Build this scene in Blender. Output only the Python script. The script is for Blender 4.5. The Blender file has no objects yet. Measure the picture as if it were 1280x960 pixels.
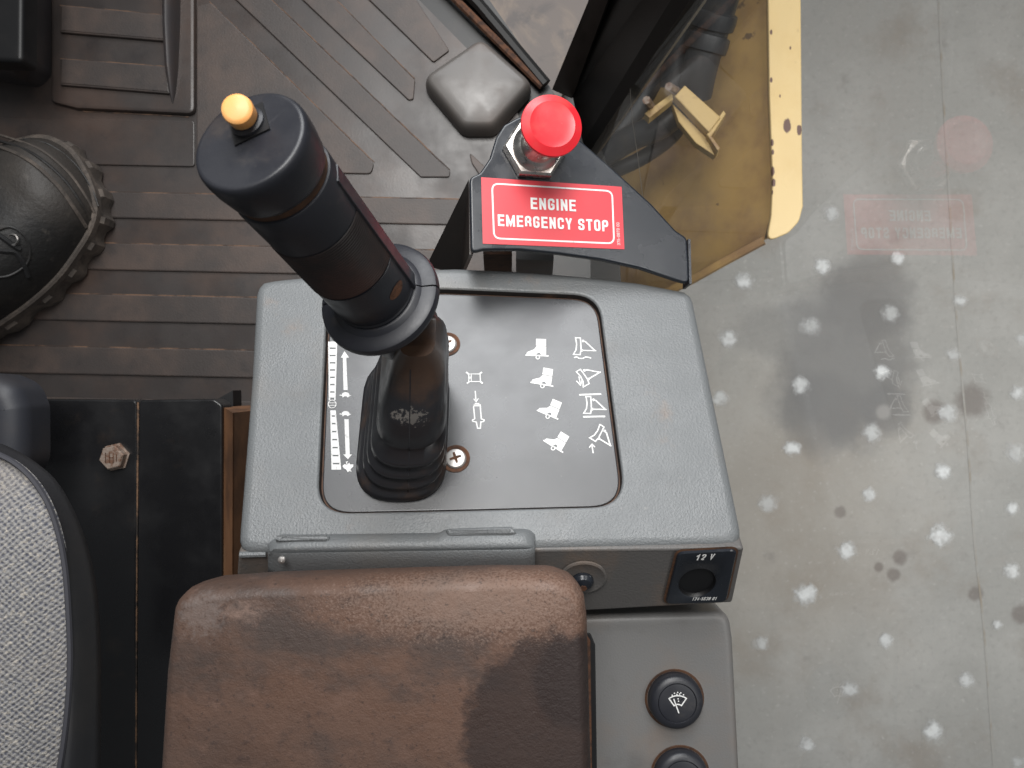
import bpy, bmesh, math, random
from mathutils import Vector, Matrix
from mathutils.geometry import tessellate_polygon
random.seed(7)
SC = bpy.context.scene
COL = SC.collection

# ------------------------------------------------------------------ camera, world, lamps, exposure
F = 950.0                      # focal length in pixels of a 1280 px wide frame
H = 0.82                       # camera height above the cab floor
cam_d = bpy.data.cameras.new('camera')
cam = bpy.data.objects.new('camera', cam_d); COL.objects.link(cam)
cam.location = (0, 0, H); cam.rotation_euler = (0, 0, 0)
cam_d.sensor_width = 36.0; cam_d.lens = 36.0 * F / 1280.0
cam_d.clip_start = 0.01; cam_d.clip_end = 200
cam_d.dof.use_dof = True; cam_d.dof.focus_distance = 0.42; cam_d.dof.aperture_fstop = 24
SC.camera = cam

world = bpy.data.worlds.new('World'); SC.world = world; world.use_nodes = True
bgn = world.node_tree.nodes['Background']
bgn.inputs[0].default_value = (0.93, 0.97, 1.0, 1); bgn.inputs[1].default_value = 0.13

def area(name, loc, target, sx, sy, power, col, spread=180):
    l = bpy.data.lights.new(name, 'AREA'); l.shape = 'RECTANGLE'; l.size = sx; l.size_y = sy
    l.energy = power; l.color = col; l.spread = math.radians(spread)
    o = bpy.data.objects.new(name, l); COL.objects.link(o); o.location = loc
    o.rotation_euler = (Vector(target) - Vector(loc)).to_track_quat('-Z', 'Y').to_euler()
    return o
area('windscreen_light', (0.02, 1.30, 1.18), (0.10, 0.0, 0.40), 1.0, 0.80, 5.1, (0.97, 0.985, 1.0), 80)
area('roof_hatch_light', (-0.06, 0.64, 1.55), (0.05, 0.2, 0.2), 0.6, 0.5, 3.4, (1.0, 0.985, 0.96), 75)
area('yard_fill', (2.2, 0.1, 2.6), (1.45, 0.0, -1.5), 2.0, 2.0, 29, (1.0, 0.985, 0.96), 66)  # added lamp that brightens the concrete outside

SC.view_settings.view_transform = 'Standard'; SC.view_settings.look = 'None'
SC.view_settings.gamma = 1.0; SC.view_settings.exposure = 0.0
SC.render.engine = 'CYCLES'
SC.cycles.use_denoising = True
SC.cycles.max_bounces = 8; SC.cycles.transparent_max_bounces = 12

# ------------------------------------------------------------------ materials
def lin(c):
    if isinstance(c, str):
        c = [int(c[i:i+2], 16) / 255 for i in (0, 2, 4)]
        c = [x / 12.92 if x <= 0.04045 else ((x + 0.055) / 1.055) ** 2.4 for x in c]
    return (c[0], c[1], c[2], 1.0)

class Mt:
    """small node builder round one Principled material; coordinates are object space in metres"""
    def __init__(s, name, base, rough=0.5, metallic=0.0, spec=0.5, coat=0.0):
        s.m = bpy.data.materials.new(name); s.m.use_nodes = True
        s.nt = s.m.node_tree; s.N = s.nt.nodes; s.L = s.nt.links
        s.p = s.N['Principled BSDF']
        s.p.inputs['Roughness'].default_value = rough
        s.p.inputs['Metallic'].default_value = metallic
        s.p.inputs['Specular IOR Level'].default_value = spec
        s.p.inputs['Coat Weight'].default_value = coat
        s.p.inputs['Coat Roughness'].default_value = 0.12
        s.p.inputs['Base Color'].default_value = lin(base)
        s.tc = s.N.new('ShaderNodeTexCoord').outputs['Object']
        r = s.N.new('ShaderNodeRGB'); r.outputs[0].default_value = lin(base); s.col = r.outputs[0]
        s.nrm = None; s.rough = rough; s.rsock = None
    def math(s, op, a, b=None, c=None):
        n = s.N.new('ShaderNodeMath'); n.operation = op
        for i, v in enumerate((a, b, c)):
            if v is None: continue
            if isinstance(v, (int, float)): n.inputs[i].default_value = v
            else: s.L.new(v, n.inputs[i])
        return n.outputs[0]
    def mapr(s, v, a, b, c=0.0, d=1.0):
        n = s.N.new('ShaderNodeMapRange'); n.interpolation_type = 'SMOOTHSTEP'
        s.L.new(v, n.inputs[0])
        for i, x in enumerate((a, b, c, d)): n.inputs[i + 1].default_value = x
        return n.outputs[0]
    def vmap(s, scale=(1, 1, 1), loc=(0, 0, 0), rot=(0, 0, 0)):
        n = s.N.new('ShaderNodeMapping'); s.L.new(s.tc, n.inputs[0])
        n.inputs[1].default_value = loc; n.inputs[2].default_value = rot; n.inputs[3].default_value = scale
        return n.outputs[0]
    def noise(s, scale, detail=4, rough=0.6, stretch=None, rot=(0, 0, 0), dist=0.0):
        n = s.N.new('ShaderNodeTexNoise'); n.inputs['Scale'].default_value = scale
        n.inputs['Detail'].default_value = detail; n.inputs['Roughness'].default_value = rough
        n.inputs['Distortion'].default_value = dist
        s.L.new(s.vmap(stretch, rot=rot) if stretch else s.tc, n.inputs['Vector'])
        return n.outputs[0]
    def mix(s, fac, col, mode='MIX'):
        n = s.N.new('ShaderNodeMix'); n.data_type = 'RGBA'; n.blend_type = mode
        if isinstance(fac, (int, float)): n.inputs[0].default_value = fac
        else: s.L.new(fac, n.inputs[0])
        s.L.new(s.col, n.inputs[6])
        if hasattr(col, 'is_linked') or hasattr(col, 'links'): s.L.new(col, n.inputs[7])
        else: n.inputs[7].default_value = lin(col)
        s.col = n.outputs[2]; return s
    def mottle(s, col, scale, a=0.4, b=0.7, amt=1.0, detail=5, stretch=None, rot=(0, 0, 0), dist=0.0):
        f = s.mapr(s.noise(scale, detail, 0.62, stretch, rot, dist), a, b, 0, amt)
        return s.mix(f, col)
    def near(s, pt, rad, soft=0.3, ns=40, na=0.5, squash=(1, 1, 1), rot=0.0):
        """irregular blotch round a point given in object space: 1 inside, 0 outside"""
        v = s.N.new('ShaderNodeVectorMath'); v.operation = 'SUBTRACT'; s.L.new(s.tc, v.inputs[0]); v.inputs[1].default_value = pt
        m = s.N.new('ShaderNodeMapping'); s.L.new(v.outputs[0], m.inputs[0]); m.inputs[2].default_value = (0, 0, rot); m.inputs[3].default_value = squash
        l = s.N.new('ShaderNodeVectorMath'); l.operation = 'LENGTH'; s.L.new(m.outputs[0], l.inputs[0])
        d = s.math('DIVIDE', l.outputs['Value'], rad)
        d = s.math('ADD', d, s.math('MULTIPLY', s.math('SUBTRACT', s.noise(ns, 5, 0.65), 0.5), na * 2))
        return s.mapr(d, 1 - soft, 1 + soft, 1, 0)
    def bump(s, h, strength=0.3, dist=0.001):
        n = s.N.new('ShaderNodeBump'); n.inputs['Strength'].default_value = strength; n.inputs['Distance'].default_value = dist
        s.L.new(h, n.inputs['Height'])
        if s.nrm is not None: s.L.new(s.nrm, n.inputs['Normal'])
        s.nrm = n.outputs[0]; return s
    def nbump(s, scale, strength=0.3, dist=0.001, detail=3, stretch=None):
        return s.bump(s.noise(scale, detail, 0.55, stretch), strength, dist)
    def vrough(s, scale, lo, hi, a=0.35, b=0.7):
        s.rsock = s.mapr(s.noise(scale, 4), a, b, lo, hi); return s
    def done(s):
        s.L.new(s.col, s.p.inputs['Base Color'])
        if s.nrm is not None: s.L.new(s.nrm, s.p.inputs['Normal'])
        if s.rsock is not None: s.L.new(s.rsock, s.p.inputs['Roughness'])
        return s.m

M = {}
M['grey_plastic'] = (Mt('grey_plastic', (0.146, 0.154, 0.159), 0.40)
    .mottle((0.20, 0.175, 0.15), 14, 0.5, 0.75, 0.4).mottle((0.12, 0.115, 0.11), 55, 0.62, 0.8, 0.3)
    .mottle((0.30, 0.29, 0.275), 240, 0.62, 0.78, 0.35).mottle((0.23, 0.16, 0.115), 34, 0.62, 0.78, 0.4).nbump(900, 0.6, 0.0006, 2).nbump(2200, 0.25, 0.0003, 1).vrough(30, 0.36, 0.5).done())
M['grey_smooth'] = (Mt('grey_smooth', (0.15, 0.148, 0.146), 0.42)
    .mottle((0.19, 0.145, 0.115), 13, 0.42, 0.68, 0.6).mottle((0.07, 0.06, 0.055), 20, 0.52, 0.72, 0.4).mottle((0.09, 0.085, 0.08), 45, 0.6, 0.8, 0.35)
    .nbump(900, 0.25, 0.0004, 2).done())
M['fascia_grey'] = (Mt('fascia_grey', (0.10, 0.095, 0.092), 0.5)
    .mottle((0.2, 0.13, 0.085), 16, 0.5, 0.72, 0.5).mottle((0.06, 0.055, 0.05), 50, 0.6, 0.8, 0.35)
    .nbump(700, 0.45, 0.0005, 2).done())
M['panel_black'] = (Mt('panel_black', (0.024, 0.025, 0.028), 0.3, spec=0.65)
    .mottle((0.06, 0.058, 0.057), 24, 0.5, 0.8, 0.5).mottle((0.16, 0.145, 0.13), 320, 0.70, 0.78, 0.35)
    .vrough(22, 0.26, 0.36).nbump(1500, 0.08, 0.0003).done())
M['white_print'] = Mt('white_print', (0.76, 0.76, 0.75), 0.5).mottle((0.30, 0.30, 0.30), 420, 0.56, 0.72, 0.55).done()
M['rubber'] = (Mt('rubber', (0.017, 0.018, 0.0235), 0.38)
    .mottle((0.05, 0.032, 0.022), 30, 0.55, 0.78, 0.55).mottle((0.2, 0.18, 0.16), 420, 0.69, 0.78, 0.4).mottle((0.07, 0.062, 0.058), 60, 0.58, 0.74, 0.35)
    .vrough(40, 0.34, 0.52).nbump(900, 0.1, 0.0003).done())
M['boot_rubber'] = (Mt('boot_rubber', (0.019, 0.019, 0.022), 0.36)
    .mottle((0.085, 0.046, 0.026), 38, 0.5, 0.72, 0.6).vrough(40, 0.28, 0.46).nbump(700, 0.1, 0.0003).done())
M['grip_rib'] = (Mt('grip_rib', (0.020, 0.015, 0.0145), 0.46)
    .mottle((0.07, 0.032, 0.024), 26, 0.40, 0.66, 0.7).nbump(900, 0.12, 0.0003).done())
M['recess_shade_dirt'] = Mt('recess_shade_dirt', (0.018, 0.015, 0.014), 0.6).mottle((0.13, 0.055, 0.025), 40, 0.58, 0.72, 0.7).done()  # near-black colour paints shade on the recess wall, with brown dirt
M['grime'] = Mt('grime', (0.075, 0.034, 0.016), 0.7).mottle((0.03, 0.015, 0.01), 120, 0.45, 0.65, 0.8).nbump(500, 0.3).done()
M['orange_button'] = Mt('orange_button', (0.90, 0.40, 0.11), 0.4).mottle((0.92, 0.52, 0.22), 60, 0.4, 0.7, 0.6).done()
M['red'] = Mt('red_plastic', (0.66, 0.020, 0.030), 0.36).mottle((0.50, 0.07, 0.06), 60, 0.5, 0.75, 0.5).mottle((0.75, 0.35, 0.3), 500, 0.70, 0.78, 0.5).mottle((0.3, 0.02, 0.02), 240, 0.66, 0.76, 0.5).vrough(60, 0.28, 0.42).done()
M['sticker_red'] = Mt('sticker_red', (0.64, 0.045, 0.060), 0.40).mottle((0.55, 0.06, 0.07), 60, 0.5, 0.8, 0.5).done()
M['black_paint'] = (Mt('black_paint', (0.013, 0.016, 0.022), 0.30)
    .mottle((0.10, 0.09, 0.08), 420, 0.73, 0.78, 0.5).mottle((0.05, 0.052, 0.056), 16, 0.5, 0.75, 0.4).vrough(30, 0.22, 0.42).done())
M['steel'] = (Mt('steel', (0.62, 0.59, 0.56), 0.28, metallic=1.0).mottle((0.36, 0.24, 0.16), 160, 0.5, 0.75, 0.5)
    .vrough(120, 0.2, 0.42).done())
M['screw_steel'] = (Mt('screw_steel', (0.55, 0.53, 0.51), 0.4, metallic=0.7).mottle((0.35, 0.2, 0.12), 300, 0.55, 0.75, 0.5).done())
M['rust'] = Mt('rust', (0.11, 0.046, 0.022), 0.8).mottle((0.035, 0.018, 0.012), 140, 0.4, 0.65, 0.9).nbump(400, 0.4).done()
M['rust_bolt'] = Mt('rust_bolt', (0.30, 0.24, 0.20), 0.5, metallic=0.35).mottle((0.14, 0.06, 0.03), 220, 0.4, 0.65, 0.85).nbump(500, 0.3).done()
M['hole_dark'] = Mt('hole_dark', (0.004, 0.004, 0.005), 0.5).done()
M['black_plate'] = (Mt('black_plate', (0.009, 0.009, 0.010), 0.30)
    .mottle((0.05, 0.035, 0.025), 30, 0.58, 0.8, 0.35).mottle((0.18, 0.16, 0.13), 300, 0.735, 0.79, 0.5)
    .vrough(26, 0.24, 0.42).done())
M['brown_edge'] = (Mt('brown_edge', (0.20, 0.095, 0.045), 0.6).mottle((0.06, 0.03, 0.017), 60, 0.42, 0.66, 0.8, stretch=(1, 0.2, 0.2))
    .mottle((0.33, 0.20, 0.11), 90, 0.6, 0.75, 0.5, stretch=(1, 0.1, 0.1)).done())
M['seam_dust'] = Mt('seam_dust', (0.16, 0.09, 0.05), 0.8).mottle((0.02, 0.015, 0.012), 70, 0.4, 0.6, 1.0).done()
# floor mat: dark rubber with dried mud film
M['mat'] = (Mt('mat_rubber', (0.046, 0.039, 0.037), 0.40)
    .mottle((0.092, 0.060, 0.047), 9, 0.42, 0.72, 0.7).mottle((0.02, 0.019, 0.021), 26, 0.55, 0.75, 0.5)
    .mottle((0.2, 0.18, 0.17), 130, 0.72, 0.8, 0.35).vrough(14, 0.32, 0.48).nbump(420, 0.16, 0.0005, 3).done())
M['mat_pad'] = (Mt('mat_pad', (0.050, 0.041, 0.038), 0.50)
    .mottle((0.105, 0.072, 0.058), 11, 0.40, 0.7, 0.75).mottle((0.02, 0.019, 0.02), 30, 0.55, 0.75, 0.45)
    .mottle((0.22, 0.2, 0.18), 150, 0.72, 0.8, 0.35).nbump(520, 0.3, 0.0006, 3).done())
M['mat_edge'] = Mt('mat_edge_mud', (0.17, 0.10, 0.065), 0.8).mottle((0.05, 0.036, 0.03), 40, 0.42, 0.6, 1.0).done()
M['bump_cover'] = (Mt('bump_cover', (0.125, 0.115, 0.108), 0.34).mottle((0.15, 0.12, 0.105), 16, 0.45, 0.7, 0.5)
    .vrough(30, 0.3, 0.46).nbump(500, 0.1, 0.0004).done())
M['pedal_black'] = Mt('pedal_black', (0.006, 0.006, 0.007), 0.45).mottle((0.02, 0.018, 0.018), 30, 0.5, 0.8, 0.6).done()
M['pedal_grey'] = Mt('pedal_grey', (0.05, 0.045, 0.047), 0.4).mottle((0.08, 0.055, 0.045), 20, 0.45, 0.7, 0.6).done()
M['boot_leather'] = (Mt('boot_leather', (0.022, 0.021, 0.021), 0.55).mottle((0.075, 0.062, 0.05), 22, 0.45, 0.75, 0.65)
    .mottle((0.15, 0.135, 0.12), 120, 0.64, 0.8, 0.4).nbump(260, 0.35, 0.001, 4).done())
def toe_leather():
    m = Mt('boot_leather_toe', (0.013, 0.0125, 0.0125), 0.55).mottle((0.045, 0.037, 0.03), 22, 0.45, 0.75, 0.5)
    f = m.near((0.067, 0.06, 0.05), 0.055, 0.35, 40, 0.4); m.mix(m.math('MULTIPLY', f, .6), (0.062, 0.053, 0.046))
    m.mottle((0.12, 0.105, 0.09), 90, 0.58, 0.8, 0.45).nbump(260, 0.45, 0.0012, 4); return m.done()
M['boot_toe'] = toe_leather()
M['boot_sole'] = (Mt('boot_sole', (0.075, 0.063, 0.055), 0.7).mottle((0.18, 0.145, 0.12), 40, 0.42, 0.7, 0.7)
    .mottle((0.03, 0.027, 0.025), 90, 0.55, 0.75, 0.7).nbump(300, 0.5, 0.001).done())
M['lace'] = Mt('lace', (0.012, 0.012, 0.013), 0.8).nbump(1500, 0.6, 0.0005).done()
M['seat_black'] = (Mt('seat_black', (0.026, 0.027, 0.031), 0.5).mottle((0.05, 0.047, 0.045), 14, 0.45, 0.7, 0.5)
    .nbump(800, 0.2, 0.0003).done())
M['seat_plastic'] = Mt('seat_plastic', (0.028, 0.030, 0.038), 0.5).mottle((0.045, 0.04, 0.04), 20, 0.45, 0.7, 0.5).nbump(900, 0.15, 0.0003).done()
M['thread'] = Mt('thread', (0.05, 0.05, 0.06), 0.7).done()
M['dirty_front'] = (Mt('dirty_front', (0.10, 0.080, 0.070), 0.5).mottle((0.18, 0.135, 0.10), 14, 0.48, 0.66, 0.8, dist=1.2)
    .mottle((0.05, 0.042, 0.042), 30, 0.5, 0.68, 0.7, dist=0.6).mottle((0.3, 0.27, 0.24), 200, 0.68, 0.8, 0.4).done())
M['pillar_black'] = Mt('pillar_black', (0.007, 0.007, 0.007), 0.42).mottle((0.03, 0.022, 0.018), 26, 0.5, 0.8, 0.6, stretch=(1, 1, 0.25)).done()
M['pillar_grey'] = Mt('pillar_grey', (0.12, 0.10, 0.09), 0.45).mottle((0.02, 0.017, 0.016), 22, 0.45, 0.7, 0.8, stretch=(1, 1, 0.3)).done()
M['seal'] = Mt('seal', (0.006, 0.006, 0.006), 0.5).done()
M['seal_edge'] = Mt('seal_edge', (0.09, 0.085, 0.08), 0.4).mottle((0.03, 0.03, 0.03), 60, 0.4, 0.7, 0.8).done()
M['yellow_rim'] = (Mt('yellow_paint', (0.78, 0.55, 0.24), 0.42).mottle((0.72, 0.48, 0.18), 10, 0.45, 0.7, 0.6)
    .mottle((0.14, 0.07, 0.045), 17, 0.655, 0.68, 0.9).mottle((0.35, 0.24, 0.14), 90, 0.7, 0.76, 0.5).done())
def rim_mat():
    m = Mt('yellow_paint', (0.78, 0.58, 0.28), 0.42).mottle((0.72, 0.50, 0.21), 10, 0.45, 0.7, 0.6)
    for x, y, r in ((984, 157, .009), (999, 163, .006), (965, 178, .004), (966, 190, .003), (965, 214, .006), (967, 228, .005), (965, 240, .003), (975, 120, .002), (988, 60, .002), (964, 100, .003), (964, 40, .003)):
        f = m.near(tuple((CAM + ray(x, y) * 1.12) - (CAM + ray(900, 200) * 1.5)), r, 0.15, 90, 0.5, (1.6, .8, 1)); m.mix(f, (0.13, 0.065, 0.05))
    return m.mottle((0.45, 0.30, 0.16), 70, 0.66, 0.78, 0.4).done()
M['shaded_yellow'] = (Mt('shaded_yellow', (0.44, 0.28, 0.10), 0.5).mottle((0.20, 0.11, 0.06), 5, 0.42, 0.64, 0.8)  # same yellow paint, base colour darkened for shade; brown mottles are dirt
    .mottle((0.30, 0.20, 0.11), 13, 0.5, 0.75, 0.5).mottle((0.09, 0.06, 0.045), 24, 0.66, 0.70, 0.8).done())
M['yellow_clamp'] = (Mt('yellow_clamp', (0.52, 0.36, 0.14), 0.5).mottle((0.2, 0.10, 0.05), 24, 0.48, 0.66, 0.8).done())
M['hose'] = Mt('hose', (0.014, 0.016, 0.019), 0.5).mottle((0.05, 0.04, 0.03), 24, 0.5, 0.75, 0.5).nbump(300, 0.2).done()
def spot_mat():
    m = Mt('spot_white', (0.74, 0.76, 0.77), 0.6).mottle((0.52, 0.52, 0.52), 60, 0.48, 0.68, 0.6)
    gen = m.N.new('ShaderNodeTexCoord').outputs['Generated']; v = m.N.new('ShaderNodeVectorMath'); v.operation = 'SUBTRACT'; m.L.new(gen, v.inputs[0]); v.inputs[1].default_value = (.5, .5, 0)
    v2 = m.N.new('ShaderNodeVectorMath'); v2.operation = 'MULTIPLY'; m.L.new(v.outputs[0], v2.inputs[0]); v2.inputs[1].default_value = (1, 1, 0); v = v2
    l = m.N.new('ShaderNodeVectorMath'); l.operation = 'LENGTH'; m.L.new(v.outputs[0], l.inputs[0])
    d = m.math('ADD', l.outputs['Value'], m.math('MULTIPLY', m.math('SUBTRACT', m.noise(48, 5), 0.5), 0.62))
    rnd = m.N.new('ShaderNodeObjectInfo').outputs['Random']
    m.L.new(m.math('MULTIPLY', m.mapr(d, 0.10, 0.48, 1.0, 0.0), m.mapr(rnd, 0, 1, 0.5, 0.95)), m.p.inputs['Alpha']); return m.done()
M['spot_white'] = spot_mat()

# woven seat cloth
def cloth():
    m = Mt('seat_cloth', (0.33, 0.32, 0.31), 0.85, spec=0.2)
    v = m.vmap((1, 1, 1), rot=(0, 0, 0.06))
    wob = m.noise(60, 2)
    sx = m.N.new('ShaderNodeSeparateXYZ'); m.L.new(v, sx.inputs[0])
    X = m.math('ADD', m.math('MULTIPLY', sx.outputs[0], 1750.0), m.math('MULTIPLY', wob, 7.0))
    Y = m.math('ADD', m.math('MULTIPLY', sx.outputs[1], 1750.0), m.math('MULTIPLY', m.noise(95, 3), 7.0))
    a = m.math('SINE', X); b = m.math('SINE', Y)
    w = m.math('MULTIPLY_ADD', m.math('MULTIPLY', a, b), 0.5, 0.5)
    h = m.math('ADD', m.math('MULTIPLY', w, 0.6), m.math('MULTIPLY', m.noise(800, 3), 0.9))
    m.mix(m.mapr(h, 0.4, 0.95, 0.95, 0), (0.085, 0.09, 0.12))
    m.mottle((0.55, 0.50, 0.43), 420, 0.52, 0.70, 0.7, detail=3)
    m.mottle((0.30, 0.27, 0.245), 12, 0.45, 0.7, 0.45)
    m.bump(h, 0.9, 0.0012)
    return m.done()
M['cloth'] = cloth()

# ------------------------------------------------------------------ picture geometry -> place geometry
CAM = Vector((0, 0, H))
def ray(px, py): return Vector(((px - 640) / F, (480 - py) / F, -1.0))
def at(px, py, d): return CAM + ray(px, py) * d
class Pl:
    def __init__(s, o, n, u=None):
        s.o = Vector(o); s.n = Vector(n).normalized()
        u = Vector(u) if u else Vector((1, 0, 0)); u = (u - s.n * u.dot(s.n)).normalized()
        s.u = u; s.v = s.n.cross(u)
    def px(s, x, y, h=0.0):
        r = ray(x, y); o = s.o + s.n * h
        t = (o - CAM).dot(s.n) / r.dot(s.n); q = CAM + r * t - s.o
        return (q.dot(s.u), q.dot(s.v))
    def w(s, a, b, h=0.0): return s.o + s.u * a + s.v * b + s.n * h
    def pts(s, L, h=0.0): return [s.px(x, y, h) for x, y in L]
def flat(d): return Pl((0, 0, H - d), (0, 0, 1))

M['yellow_rim'] = rim_mat()
# console plane: tilted forward 26.7 degrees
CP = Pl(at(590, 500, 0.42), (0, 1.187, 2.356))
# ------------------------------------------------------------------ 2-D helpers
def area2(P): return 0.5 * sum(P[i][0] * P[(i+1) % len(P)][1] - P[(i+1) % len(P)][0] * P[i][1] for i in range(len(P)))
def ccw(P): return list(P) if area2(P) > 0 else list(P)[::-1]
def rounded(P, r, seg=6):
    P = ccw(P); n = len(P); out = []
    rs = r if isinstance(r, (list, tuple)) else [r] * n
    for i in range(n):
        p = Vector(P[i]); a = Vector(P[i-1]); b = Vector(P[(i+1) % n]); R = rs[i]
        da = (a - p); db = (b - p); la, lb = da.length, db.length; da.normalize(); db.normalize()
        ang = math.acos(max(-1, min(1, da.dot(db))))
        if R <= 0 or ang > 3.0: out.append(tuple(p)); continue
        t = min(R / math.tan(ang / 2), la * 0.49, lb * 0.49)
        p0 = p + da * t; p2 = p + db * t
        for k in range(seg + 1):
            s_ = k / seg
            q = p0 * (1 - s_) ** 2 + p * 2 * s_ * (1 - s_) + p2 * s_ ** 2
            out.append((q.x, q.y))
    return out
def inset(P, d):
    n = len(P); out = []
    for i in range(n):
        p = Vector(P[i]); a = Vector(P[i-1]); b = Vector(P[(i+1) % n])
        e1 = (p - a); e2 = (b - p)
        if e1.length < 1e-9: e1 = e2
        if e2.length < 1e-9: e2 = e1
        e1 = e1.normalized(); e2 = e2.normalized()
        n1 = Vector((-e1.y, e1.x)); n2 = Vector((-e2.y, e2.x)); m = n1 + n2
        if m.length < 1e-6: m = n1
        m.normalize(); k = d / max(0.45, m.dot(n1))
        q = p + m * k; out.append((q.x, q.y))
    return out
def polar(P, c, N=160, off=0.0):
    """resample a star-shaped outline at N equal angles round c"""
    out = []; n = len(P)
    for k in range(N):
        th = 2 * math.pi * k / N + off; d = Vector((math.cos(th), math.sin(th))); best = None
        for i in range(n):
            a = Vector(P[i]) - Vector(c); b = Vector(P[(i+1) % n]) - Vector(c); e = b - a
            den = d.x * e.y - d.y * e.x
            if abs(den) < 1e-12: continue
            t = (a.x * e.y - a.y * e.x) / den; s_ = (a.x * d.y - a.y * d.x) / den
            if t > 0 and -1e-6 <= s_ <= 1 + 1e-6 and (best is None or t > best): best = t
        best = best or 0.0
        out.append((c[0] + d.x * best, c[1] + d.y * best))
    return out
def smooth_closed(P, n=6):
    """Catmull-Rom through a closed list of 2-D or 3-D points"""
    out = []; m = len(P); V = [Vector(p) for p in P]
    for i in range(m):
        a, b, c, d = V[i-1], V[i], V[(i+1) % m], V[(i+2) % m]
        for k in range(n):
            t = k / n
            out.append(tuple(0.5 * ((2*b) + (c-a)*t + (2*a-5*b+4*c-d)*t*t + (3*b-a-3*c+d)*t**3)))
    return out
def smooth_open(P, n=6):
    V = [Vector(p) for p in P]; V = [V[0]*2 - V[1]] + V + [V[-1]*2 - V[-2]]; out = []
    for i in range(1, len(V) - 2):
        a, b, c, d = V[i-1], V[i], V[i+1], V[i+2]
        for k in range(n):
            t = k / n
            out.append(0.5 * ((2*b) + (c-a)*t + (2*a-5*b+4*c-d)*t*t + (3*b-a-3*c+d)*t**3))
    out.append(V[-2]); return out

# ------------------------------------------------------------------ mesh helpers (all in world metres)
class MB:
    def __init__(s): s.v = []; s.f = []
    def add(s, vs, fs):
        k = len(s.v); s.v += [tuple(x) for x in vs]; s.f += [tuple(i + k for i in f) for f in fs]; return s
    def loft(s, rings, cap0=False, cap1=False, closed=True):
        n = len(rings[0]); vs = [p for r in rings for p in r]; fs = []
        for j in range(len(rings) - 1):
            for i in range(n if closed else n - 1):
                i2 = (i + 1) % n
                fs.append((j*n + i, j*n + i2, (j+1)*n + i2, (j+1)*n + i))
        def cap(k, rev):
            P = [Vector(vs[k*n + i]) for i in range(n)]
            for t in tessellate_polygon([P]):
                t = tuple(k*n + i for i in t)
                nn = (Vector(vs[t[1]]) - Vector(vs[t[0]])).cross(Vector(vs[t[2]]) - Vector(vs[t[0]]))
                fs.append(t)
        if cap0: cap(0, True)
        if cap1: cap(len(rings) - 1, False)
        return s.add(vs, fs)
    def prism(s, pl, P, h0, h1, bev=0.0, seg=3, bottom=True):
        P = ccw(P); R = [[pl.w(a, b, h0) for a, b in P]]
        if bev > 0:
            for k in range(seg + 1):
                th = k / seg * math.pi / 2
                Q = inset(P, bev * (1 - math.cos(th)))
                R.append([pl.w(a, b, h1 - bev + bev * math.sin(th)) for a, b in Q])
            R.append([pl.w(a, b, h1) for a, b in inset(P, bev * 1.35)])
        else: R.append([pl.w(a, b, h1) for a, b in P])
        return s.loft(R, bottom, True)
    def sheet(s, pl, P, h):
        P = ccw(P); T = tessellate_polygon([[Vector((a, b, 0)) for a, b in P]])
        return s.add([pl.w(a, b, h) for a, b in P], T)
    def stroke(s, pl, P, w, h, closed=False):
        """flat line of width w along 2-D points"""
        n = len(P); L = []; R = []
        for i in range(n):
            p = Vector(P[i])
            a = Vector(P[i-1]) if (i > 0 or closed) else None
            b = Vector(P[(i+1) % n]) if (i < n - 1 or closed) else None
            d1 = (p - a).normalized() if a is not None else (b - p).normalized()
            d2 = (b - p).normalized() if b is not None else d1
            n1 = Vector((-d1.y, d1.x)); m = n1 + Vector((-d2.y, d2.x))
            if m.length < 1e-6: m = n1
            m.normalize(); k = w / 2 / max(0.4, m.dot(n1))
            L.append(pl.w(*(p + m*k), h)); R.append(pl.w(*(p - m*k), h))
        fs = [(i, (i+1) % n, n + (i+1) % n, n + i) for i in range(n if closed else n - 1)]
        return s.add(L + R, fs)
    def tube(s, P, r, n=10, caps=True):
        P = [Vector(p) for p in P]; rs = r if isinstance(r, list) else [r] * len(P); rings = []
        up = None
        for i, p in enumerate(P):
            d = (P[min(i+1, len(P)-1)] - P[max(i-1, 0)]).normalized()
            if up is None: up = d.orthogonal().normalized()
            up = (up - d * up.dot(d)).normalized(); q = d.cross(up)
            rings.append([p + (up * math.cos(2*math.pi*k/n) + q * math.sin(2*math.pi*k/n)) * rs[i] for k in range(n)])
        return s.loft(rings, caps, caps)
    def lathe(s, o, ax, prof, n=48, x=None, a0=0.0, a1=2*math.pi, cap0=True, cap1=True):
        o = Vector(o); ax = Vector(ax).normalized()
        x = Vector(x) if x else ax.orthogonal(); x = (x - ax * x.dot(ax)).normalized(); y = ax.cross(x)
        full = abs(a1 - a0 - 2*math.pi) < 1e-6; m = n if full else n + 1
        rings = [[o + ax * t + (x * math.cos(a0 + (a1-a0)*k/n) + y * math.sin(a0 + (a1-a0)*k/n)) * max(r, 1e-6) for k in range(m)] for r, t in prof]
        if full: return s.loft(rings, cap0, cap1)
        s.loft(rings, False, False, closed=False)
        for k in (0, m - 1):                                   # close the cut faces
            vs = [r[k] for r in rings]; s.add(vs, tessellate_polygon([[Vector(v) for v in vs]]))
        return s
    def box(s, c, u, v, n, a, b, h):
        c = Vector(c); P = [(-a, -b), (a, -b), (a, b), (-a, b)]
        pl = Pl(c, n, u); return s.prism(pl, P, -h, h, min(a, b, h) * 0.25, 2)
    def hexa(s, P8):
        return s.add(P8, [(0,1,2,3), (4,5,6,7), (0,1,5,4), (1,2,6,5), (2,3,7,6), (3,0,4,7)])

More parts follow.
